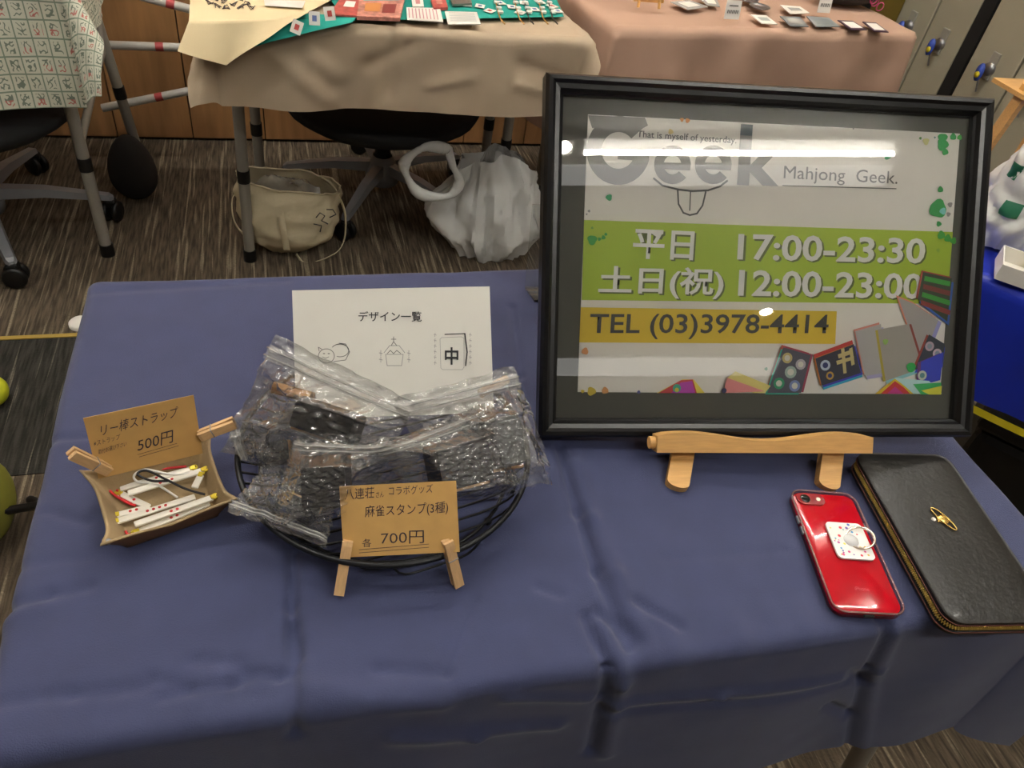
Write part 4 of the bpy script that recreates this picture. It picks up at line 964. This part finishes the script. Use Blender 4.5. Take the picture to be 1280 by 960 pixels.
# body: a squashed, slumped sack with an open mouth
mb = MB(); mb.keep = True
def sack(a, b):
    th = 2 * math.pi * a; z = b * .185 + .02 * b * math.cos(th) * -1
    rx = .105 + .02 * math.sin(b * 3) ; ry = .055 + .02 * math.sin(b * 3.1); rx *= (.8 + .3 * b); k = .6 + .4 * min(1, b * 5)
    bmp = .012 * n3(3 * math.cos(th), 3 * math.sin(th), b * 5) + .006 * n3(7 * math.cos(th), 7 * math.sin(th), b * 9)
    z *= 1.12; rx *= 1.12; ry *= 1.1
    x = (rx + bmp) * k * math.copysign(abs(math.cos(th)) ** .7, math.cos(th)); y = (ry + bmp) * k * math.copysign(abs(math.sin(th)) ** .8, math.sin(th))
    return V(x + .015 * b, y, z + .003)
mb.grid(56, 22, sack); mb.build('bag_body', M_tote, to, True)
MB().tube([sack(k / 56, 1.0) for k in range(56)], .003, 6, True).build('mouth_hem', M_tote, to, True)
def band(pts, wd, nrm, name, m, parent):
    mb = MB(); mb.keep = True; vs = []
    for p in pts: vs += [Vector(p) - Vector(nrm) * wd / 2, Vector(p) + Vector(nrm) * wd / 2]
    mb.add(vs, [(2 * i, 2 * i + 1, 2 * i + 3, 2 * i + 2) for i in range(len(pts) - 1)]); o = mb.build(name, m, parent, True)
    s = o.modifiers.new('s', 'SOLIDIFY'); s.thickness = .002; return o
L2 = lambda px, py, y: Qy(px, py, y) - tc_
def cat(pts, n=8):
    sm = []
    for i in range(len(pts) - 1):
        p0_ = pts[max(0, i - 1)]; p1_ = pts[i]; p2_ = pts[i + 1]; p3_ = pts[min(len(pts) - 1, i + 2)]
        for k in range(n):
            u = k / n; sm.append(.5 * ((2 * p1_) + (p2_ - p0_) * u + (2 * p0_ - 5 * p1_ + 4 * p2_ - p3_) * u * u + (3 * p1_ - p0_ - 3 * p2_ + p3_) * u ** 3))
    return sm + [pts[-1]]
band(cat([V(-.015, -.077, .16), V(-.01, -.088, .10), V(-.005, -.082, .04)]), .018, (1, 0, 0), 'strap', M_tote, to)
band(cat([L2(402, 222, 1.99), L2(418, 235, 1.97), L2(432, 270, 1.95), L2(425, 312, 1.92), L2(385, 330, 1.91), L2(370, 318, 1.915)]), .011, (.3, -.5, .8), 'strap', M_tote, to)
band(cat([V(-.10, 0, .18), V(-.135, -.02, .17), V(-.135, -.05, .11), V(-.10, -.06, .06)]), .013, (.2, -.6, .7), 'strap', M_tote, to)
mb = MB(); mb.keep = True
mb.grid(26, 18, lambda a, b: V(-.095 + .19 * a, -.03 + .05 * b + .015 * n3(a * 4, b * 4), .155 + .06 * math.sin(b * 3.1) * (.6 + .4 * math.sin(a * 3.1)) + .020 * crum(a, b, 3, 4) + .02 * n3(a * 5, b * 5, 7)))
mb.build('plastic_liner', film('liner', (.85, .83, .8), .30, .15, body=(.75, .7, .6)), to, 'auto')
mb = MB()                                                 # black scribbled print on the side
for pts in ([(395, 272), (400, 266), (406, 270), (402, 276), (410, 280)], [(408, 262), (416, 262), (420, 268), (412, 272)], [(392, 280), (402, 282), (400, 290)]):
    q = [L2(x, y, 1.905) for x, y in pts]; mb.tube(q, .0016, 5)
mb.build('printed_scribble', M_ink, to)
# -- white plastic carrier bag
pb0 = V(.60, 1.955, 0)
pb = thing('carrier_bag', 'white translucent plastic carrier bag standing on the carpet beside the frame', 'plastic bag', pb0)
mb = MB(); mb.keep = True
def pbag(a, b):
    th = 2 * math.pi * a; b2 = b
    rx = .145 * (1 - .22 * b2 ** 3) + .085 * max(0, -math.cos(th)) ** 4 * math.sin(min(1, b2 * 1.15) * 3.14) ** 1.5 * b2 * 1.6; ry = .10 * (1 - .65 * b2 ** 2); k = .72 + .28 * min(1, b2 * 4)
    w_ = .010 * n3(3 * math.cos(th), 3 * math.sin(th), b2 * 4) + .050 * (.25 - abs(n3(2.6 * math.cos(th), 2.6 * math.sin(th), b2 * 1.6 + 4))) + .012 * (.2 - abs(n3(8 * math.cos(th), 8 * math.sin(th), b2 * 4))) + .006 * math.sin(th * 9 + b2 * 6)
    return V((rx + w_) * k * math.cos(th) - .01 * b2, (ry + w_) * k * math.sin(th), +.002 + .29 * b2 * (1 - .10 * math.cos(2 * th) * b2) + .012 * n3(a * 9, b2 * 3, 2) * b2)
mb.grid(110, 56, pbag); mb.build('bag_body', M_polybag, pb, 'auto')
mb = MB(); mb.keep = True
mb.grid(40, 16, lambda a, b: V(-.095 + .2 * a + .01 * n3(a * 4, b * 4), -.035 + .08 * b, .245 + .03 * math.sin(3.1 * b) + .03 * (crum(a, b, 8, 3) - .3) - .06 * abs(a - .5)))
mb.build('gathered_top', M_polybag, pb, 'auto')
LP = lambda px, py, y: Qy(px, py, y) - pb0
hl = cat([LP(560, 186, 1.93), LP(532, 184, 1.90), LP(508, 200, 1.89), LP(508, 218, 1.88), LP(525, 242, 1.88), LP(560, 245, 1.885), LP(574, 228, 1.90), LP(566, 208, 1.91)], 10)
mb = MB()
mb.tube(hl, [.013 + .004 * math.sin(i * .35) + .002 * n3(i * .8, 1) for i in range(len(hl))], 10, True)
mb.build('handle_loop', M_polybag, pb, True)
# -- small white disc on the floor
q = P(100, 402, .01); tag(MB().lathe([(.0001, .012), (.022, .012), (.026, .008), (.026, 0)], c=(q.x, q.y, 0)).build('paper_cup_lid', M_white, None, True), 'small round white lid on the carpet at the left edge of the navy cloth', 'lid')
# -- yellow olive bag at the left border
q = P(-12, 620, .10)
t = thing('duffel_bag', 'olive yellow bag with black strap at the left border', 'bag', (q.x - .03, q.y, 0))
MB().ell((0, 0, .085), (.062, .09, .084), seg=24, rings=14).build('bag_body', mat('olive_nylon', '#77762a', .6), t, True)
MB().tube(cat([V(.05, -.03, .09), V(.075, .0, .06), V(.085, .03, .03), V(.06, .06, .012)]), .008, 8).build('strap', M_black, t, True)
q = P(-9, 490, .03); tag(MB().ell((q.x, q.y, .032), (.03, .035, .032)).build('ball', mat('bright_yellow', '#c9cc2e', .5), None, True), 'bright yellow ball cut by the left border', 'ball')

# -- banner over the beige table corner
TT = lambda px, py, h=.016: P(px, py, TZ + h)
bn = thing('cloth_banner', 'cream cloth hanging over the left corner of the beige table with handwritten marks', 'cloth', TT(300, 40, 0))
o_ = TT(300, 40, 0)
mb = MB(); mb.keep = True
FY = by0 - .035
A1 = V(-.175, 1.80, TZ + .016); A2 = V(.20, 1.80, TZ + .016)
front = [Qy(222, 64, FY - .055), Qy(283, 84, FY - .055), Qy(322, 56, FY - .050), Qy(358, 33, FY - .030)]
edge = [Qy(236, 28, FY - .025), Qy(290, 27, FY - .022), Qy(340, 25, FY - .015), Qy(385, 17, FY + .000)]
back = [V(-.165, 2.05, TZ + .016), V(-.02, 2.05, TZ + .016), V(.13, 2.05, TZ + .016), V(.24, 2.05, TZ + .016)]
mid_ = [V(e.x, by0 + .01, TZ + .017) for e in edge]
rows = [front, edge, mid_, back]
def lin(r, a):
    t_ = a * 3; i = min(2, int(t_)); return r[i].lerp(r[i + 1], t_ - i)
def bfn(a, b):
    t_ = b * 3; i = min(2, int(t_)); p = lin(rows[i], a).lerp(lin(rows[i + 1], a), t_ - i)
    if b < .34: p = p + V(0, -.006 * math.sin(a * 9 + 1) * (1 - b * 3), .002)
    return p - o_
mb.grid(48, 36, bfn); mb.build('banner_cloth', M_cream, bn, True)
mb = MB()
for (px, py, k) in ((262, 3, 0), (272, 7, 1), (283, 9, 2), (292, 5, 3), (301, 8, 4), (308, 4, 5), (314, 9, 6), (268, -2, 7), (300, -2, 8), (280, 1, 9)):
    pts = [TT(px + 5 * math.cos(j * 1.9 + k), py + 3.2 * math.sin(j * 2.3 + k * 2), .019) - o_ for j in range(6)]
    mb.tube(pts, .0009, 4)
mb.build('handwriting', M_pen, bn)
tag(MB().add([TT(330, 0, .022), TT(382, 1, .022), TT(378, 10, .022), TT(331, 7, .022), TT(330, 0, .018), TT(382, 1, .018), TT(378, 10, .018), TT(331, 7, .018)], [(0, 1, 2, 3), (7, 6, 5, 4), (0, 4, 5, 1), (1, 5, 6, 2), (2, 6, 7, 3), (3, 7, 4, 0)]).build('paper_slip', M_white), 'white paper slip on the cream cloth', 'paper')
# teal cloth with tile motifs
tl_ = thing('teal_cloth', 'teal cloth printed with tiles across the beige table', 'cloth', TT(480, 10, 0)); o_ = TT(480, 10, 0)
mb = MB(); mb.keep = True
fr1 = [Qy(300, 64, FY - .026), Qy(340, 52, FY - .026), Qy(392, 39, FY - .020), Qy(440, 28, FY - .006)]
rws = [fr1, [Qy(330, 28, FY - .004), Qy(370, 25, FY + .000), Qy(410, 23, FY + .012), Qy(445, 22, FY + .02)], [V(.05, by0 + .015, TZ + .014), V(.1, by0 + .015, TZ + .014), V(.16, by0 + .015, TZ + .014), V(.20, by0 + .015, TZ + .014)]]
def tfn(a, b):
    t_ = b * 2; i = min(1, int(t_)); return lin(rws[i], a).lerp(lin(rws[i + 1], a), t_ - i) - o_
mb.grid(24, 12, tfn)
n0 = len(mb.v)
sheet(mb, [TT(430, 26, .013), TT(705, 21, .013), V(.80 - .07, 2.15, TZ + .013), V(.10, 2.15, TZ + .013)], 20, 8, lambda a, b: V(0, 0, 0) - o_)
mb.build('teal_fabric', M_teal, tl_, True)
for i, (px, py) in enumerate([(371, 34), (393, 23), (412, 17), (600, 8), (612, 14), (640, 9), (655, 4), (668, 12), (690, 8), (625, 4), (583, 6), (697, 14), (675, 3), (650, 16)]):
    p = (Qy(px, py, FY - .0) if i < 3 else TT(px, py, .0155))
    if i < 3: p = Qy(px, py, FY - .024)
    ang = random.uniform(-40, 40)
    Mq = Matrix.Translation(p - o_) @ (Matrix.Rotation(math.radians(70), 4, 'X') if i < 3 else Matrix.Identity(4)) @ rotz(ang)
    q = MB().box((0, 0, .001), (.022, .026, .0012), Mq); q.build('printed_tile', M_white, tl_)
    MB().box((0, 0, .0018), (.009, .011, .0006), Mq).build('tile_mark', mat('print_redmark', '#b84a44', .6) if i % 2 == 0 else mat('print_bluemark', '#5a6a9a', .6), tl_)
# goods on it
def slabq(name, label, cat_, pts, h, m, th=.004, group=None, extra=None):
    q = [P(x, y, TZ + h) for x, y in pts]; c = sum(q, V(0, 0, 0)) / 4; t = thing(name, label, cat_, V(c.x, c.y, TZ + h - th), group)
    o = V(c.x, c.y, TZ + h - th); top = [p - o for p in q]; bot = [V(p.x, p.y, 0) for p in top]; n = len(q)
    MB().add(bot + top, [tuple(range(n - 1, -1, -1)), tuple(range(n, 2 * n))] + [(i, (i + 1) % n, n + (i + 1) % n, n + i) for i in range(n)]).build('base' if extra else 'sheet', m, t)
    if extra:
        for (u0, u1, v0, v1, mm, nm) in extra:
            def bl4(u, v): return (top[0] * (1 - u) + top[1] * u) * (1 - v) + (top[3] * (1 - u) + top[2] * u) * v + V(0, 0, .0006)
            mb = MB(); mb.keep = True; mb.add([bl4(u0, v1), bl4(u1, v1), bl4(u1, v0), bl4(u0, v0)], [(0, 1, 2, 3)]); mb.build(nm, mm, t)
    return t
M_pk = mat('pink_red_print', '#c05a54', .4, var=.3, vscale=60); M_pk2 = mat('salmon_print', '#c98a7c', .35, var=.4, vscale=70)
slabq('flyer', 'red folded flyer on the teal cloth, left of the clear packet', 'flyer', [(428, -6), (456, -4), (450, 20), (412, 17)], .022, M_pk, extra=[(.3, .7, .3, .6, M_white, 'printed_panel')])
slabq('packet', 'red and pink goods packet lying on the teal cloth', 'packet', [(450, -8), (508, -10), (500, 22), (446, 20)], .026, M_pk2, .008, extra=[(.1, .9, .1, .35, mat('mint_print', '#8ab8b0', .4), 'printed_panel'), (.15, .5, .45, .8, mat('orange_print', '#d08a50', .4), 'printed_panel'), (.55, .85, .5, .85, mat('maroon_print', '#8a3a3c', .4), 'printed_panel')])
LN = mat('pink_rule', '#c88a94', .6); LN2 = mat('grey_rule', '#a9b0ae', .6)
slabq('price_list', 'white card with pink ruled lines at the front of the beige table', 'card', [(508, 9), (550, 10), (554, 27), (509, 24)], .019, M_white, .002, 'ruled cards', [(.05 + .1 * k, .08 + .1 * k, .1, .9, LN, 'ruled_line') for k in range(9)])
slabq('price_list', 'white card with faint grey lines, right of the pink ruled card', 'card', [(556, 14), (596, 15), (601, 30), (560, 30)], .019, M_white, .002, 'ruled cards', [(.1, .9, .1 + .13 * k, .14 + .13 * k, LN2, 'ruled_line') for k in range(6)])
slabq('packet', 'small clear packet with white figure card on the teal cloth', 'packet', [(514, -6), (528, -6), (530, 8), (516, 8)], .02, M_white, .004, extra=[(.3, .7, .2, .8, mat('pink_fig', '#c98a8a', .5), 'printed_panel')])
slabq('packet', 'red patterned packet beside the white ruled cards', 'packet', [(538, -4), (556, -4), (560, 9), (542, 10)], .022, M_pk, .006, extra=[(.3, .7, .3, .7, M_pk2, 'printed_panel')])
slabq('packet', 'silver grey packet at the back of the teal cloth', 'packet', [(562, -4), (588, -3), (590, 4), (566, 5)], .022, mat('silver_print', '#8a857c', .3, metal=.3), .005, extra=[(.2, .8, .2, .8, M_silver, 'printed_panel')])
M_cordt = mat('tan_cord', '#b88a4a', .6); M_cordk = mat('dark_cord', '#3a3530', .6)
for i, (px, mm, lb) in enumerate([(622, M_cordt, 'tan beaded strap, leftmost of five on the teal cloth'), (646, M_cordt, 'tan beaded strap, second from the left on the teal cloth'), (658, M_cordk, 'dark beaded strap in the middle of the teal cloth'), (676, M_cordt, 'tan beaded strap, second from the right on the teal cloth'), (688, M_cordk, 'dark beaded strap, rightmost on the teal cloth')]):
    p0_ = TT(px - 4, 0, .017)
    t = thing('beaded_strap', lb, 'strap', p0_, 'beaded straps on the teal cloth')
    MB().tube(cat([TT(px - 4, -6, .018) - p0_, TT(px - 1, 8, .018) - p0_, TT(px + 3, 22, .018) - p0_, TT(px + 9, 30, .018) - p0_]), .0016, 6).build('cord', mm, t, True)
    for yy in (3, 10, 15): MB().box(TT(px + .4 * (yy - 6), yy, .019) - p0_, (.013, .010, .006), bev=.0015).build('bead', M_white, t)

# -- goods on the peach table
def tent(lbl, px, py, w_, h_, th=.002):
    b = P(px, py, TZ + .014); t = thing('price_tag', lbl, 'price tag', Matrix.Translation(b) @ rotz(4), 'printed tags on the peach table')
    MB().box((0, 0, h_ / 2), (w_, th, h_), Matrix.Rotation(math.radians(-12), 4, 'X')).build('tag_card', mat('tag_white', '#dedcd6', .6), t)
    mb = MB()
    for k in range(7): mb.box((-w_ * .34 + k * w_ * .11, -th / 2 - .0004, h_ * .40), (w_ * .05, .0004, h_ * .18), Matrix.Rotation(math.radians(-12), 4, 'X'))
    mb.box((0, -th / 2 - .0004, h_ * .72), (w_ * .6, .0004, h_ * .05), Matrix.Rotation(math.radians(-12), 4, 'X'))
    mb.build('lettering', M_ink, t)
tent('white printed tag standing in the middle of the peach table', 914, 24, .046, .045)
tent('white printed tag standing in front of the black bag', 1029, 16, .044, .050)
clr = mat('clear_card_grey', '#b8bab8', .25)
def pcard(lbl, pts, m, ex=None, h=.016): slabq('goods_card', lbl, 'card', pts, h, m, .002, 'small goods on the peach table', ex)
pcard('small white card at the left front of the goods on the peach table', [(938, 18), (958, 19), (972, 30), (952, 29)], M_white, [(.2, .8, .3, .7, LN2, 'printed_panel')])
pcard('blue grey card in a clear sleeve, left of its twin', [(975, 20), (1000, 21), (1011, 33), (988, 32)], mat('slate_card', '#7f8a8e', .3), [(.15, .85, .2, .8, clr, 'printed_panel')])
pcard('second blue grey card in a clear sleeve', [(1008, 20), (1036, 22), (1050, 33), (1020, 33)], mat('slate_card2', '#8f979a', .3), [(.15, .85, .2, .8, mat('slate_card', '#7f8a8e'), 'printed_panel')])
dk = mat('purple_edge', '#4a3244', .5)
pcard('white card with dark purple border, left one of the pair', [(1047, 25), (1066, 26), (1084, 37), (1064, 37)], dk, [(.12, .88, .15, .85, M_white, 'card_face')])
pcard('white card with dark purple border at the right front corner', [(1078, 27), (1095, 28), (1111, 40), (1093, 39)], dk, [(.12, .88, .15, .85, M_white, 'card_face')])
pcard('pale card lying behind the twin grey sleeves', [(975, 6), (1000, 8), (1012, 16), (988, 17)], M_white, [(.2, .8, .3, .7, clr, 'printed_panel')])
pcard('pale flat packet at the left back of the peach table', [(838, 2), (862, 0), (885, 8), (860, 12)], clr, [(.2, .8, .2, .8, M_white, 'printed_panel')])
pcard('pale flat packet left of the standing tag', [(872, -4), (895, -4), (900, 8), (884, 6)], clr, [(.2, .8, .2, .8, M_white, 'printed_panel')])
for lb, px, py in (('silver oval dish behind the small goods cards', 949, 9), ('second silver oval dish at the back of the peach table', 935, 0)):
    q = P(px, py, TZ + .016); tag(MB().lathe([(.0001, .003), (.018, .003), (.030, .008), (.031, .010), (.027, .006), (.0001, .005)], c=(q.x, q.y, TZ + .010)).build('dish', M_silver, None, True), lb, 'dish', 'silver dishes')
q = P(812, 12, TZ + .014)
t = thing('mini_easel', 'tiny light wooden easel at the left back of the peach table', 'easel', q + V(.0, .02, 0))
MB().box((0, 0, .018), (.085, .010, .010), bev=.001).build('ledge', M_easel, t)
for s in (-1, 1): MB().tube([(s * .03, -.012, .001), (s * .022, .03, .14)], .004, 8).build('leg', M_easel, t)
MB().tube([(0, .028, .13), (0, .075, .003)], .004, 8).build('leg', M_easel, t)
bb = P(1062, 4, TZ + .02); t = thing('pouch', 'black pouch with pink looping print at the back of the peach table', 'pouch', bb + V(0, .03, -.008))
MB().ell((0, 0, .03), (.115, .05, .035), seg=24, rings=12).build('pouch_body', M_black, t, True)
mb = MB()
for k in range(5):
    c = V(.045 + .016 * k - .01, -.04 + .01 * (k % 2), .045 - .009 * k); mb.tube([c + V(.012 * math.cos(a), -.006, .012 * math.sin(a)) for a in [j * math.pi / 5 for j in range(10)]], .0018, 5, True)
mb.build('pink_print', mat('pink_ink', '#c04a7a', .5), t, True)

# -- goods on the blue table
def BP(px, py, h=.01): return P(px, py, TZ + h)
q = BP(1245, 318); t = thing('carrier_bag', 'white plastic bag with green printed patches on the blue table', 'plastic bag', V(q.x + .05, q.y + .05, TZ + .008))
mb = MB(); mb.keep = True
def wbag(a, b):
    th = 2 * math.pi * a; r = .075 * (1 - .55 * b ** 2) + .034 * (crum(a * 2, b, 4, 3.5) - .3); k = .75 + .25 * min(1, b * 5)
    return V(r * k * math.cos(th), r * k * .8 * math.sin(th), .215 * b)
mb.grid(60, 36, wbag); mb.build('bag_body', mat('white_polythene', '#d2d2ce', .4, bump=.4, bscale=25), t, 'auto')
for a, b, w_ in ((.50, .58, .045), (.42, .84, .05), (.60, .34, .05)):
    mb = MB(); mb.keep = True
    mb.grid(8, 6, lambda u, v: wbag(a + (u - .5) * w_ * 1.6, b + (v - .5) * .11) * 1.012 + V(0, 0, -.002)); mb.build('green_patch', mat('green_print', '#1f6b4c', .5), t, True)
q = BP(1262, 345, .01); Mx = Matrix.Translation((q.x + .03, q.y - .01, TZ + .008)) @ rotz(-42)
t = thing('paper_box', 'open white card box at the edge of the blue table', 'box', Mx)
for c, d in (((0, -.035, .013), (.10, .002, .026)), ((0, .035, .013), (.10, .002, .026)), ((-.05, 0, .013), (.002, .07, .026)), ((.05, 0, .013), (.002, .07, .026)), ((0, 0, .001), (.10, .07, .002))): MB().box(c, d).build('box_side', M_white, t)
tag(MB().ell((q.x + .045, q.y + .0, TZ + .026), (.018, .014, .012)).build('sweet', mat('yellow_wrap', '#d0b428', .4), None, True), 'yellow wrapped sweet in the open white box', 'sweet')
q = BP(1238, 232); t = thing('display_shelf', 'pale wooden display rack standing on the blue table', 'display rack', V(q.x + .05, q.y + .10, TZ + .008))
MB().box((0, 0, .15), (.012, .022, .30), Matrix.Rotation(math.radians(8), 4, 'Y')).build('post', M_easel, t); MB().box((.14, .03, .15), (.012, .022, .30)).build('post', M_easel, t)
MB().box((.075, .02, .305), (.19, .10, .010), Matrix.Identity(4)).build('shelf', M_easel, t); MB().box((.075, .02, .14), (.15, .09, .008)).build('shelf', M_easel, t)
q = BP(1246, 186, .10); tag(MB().box((q.x + .05, q.y + .13, TZ + .06), (.05, .05, .10), bev=.003).build('carton', mat('violet_blue_card', '#3c3f9a', .5)), 'small violet blue carton behind the wooden rack', 'box')
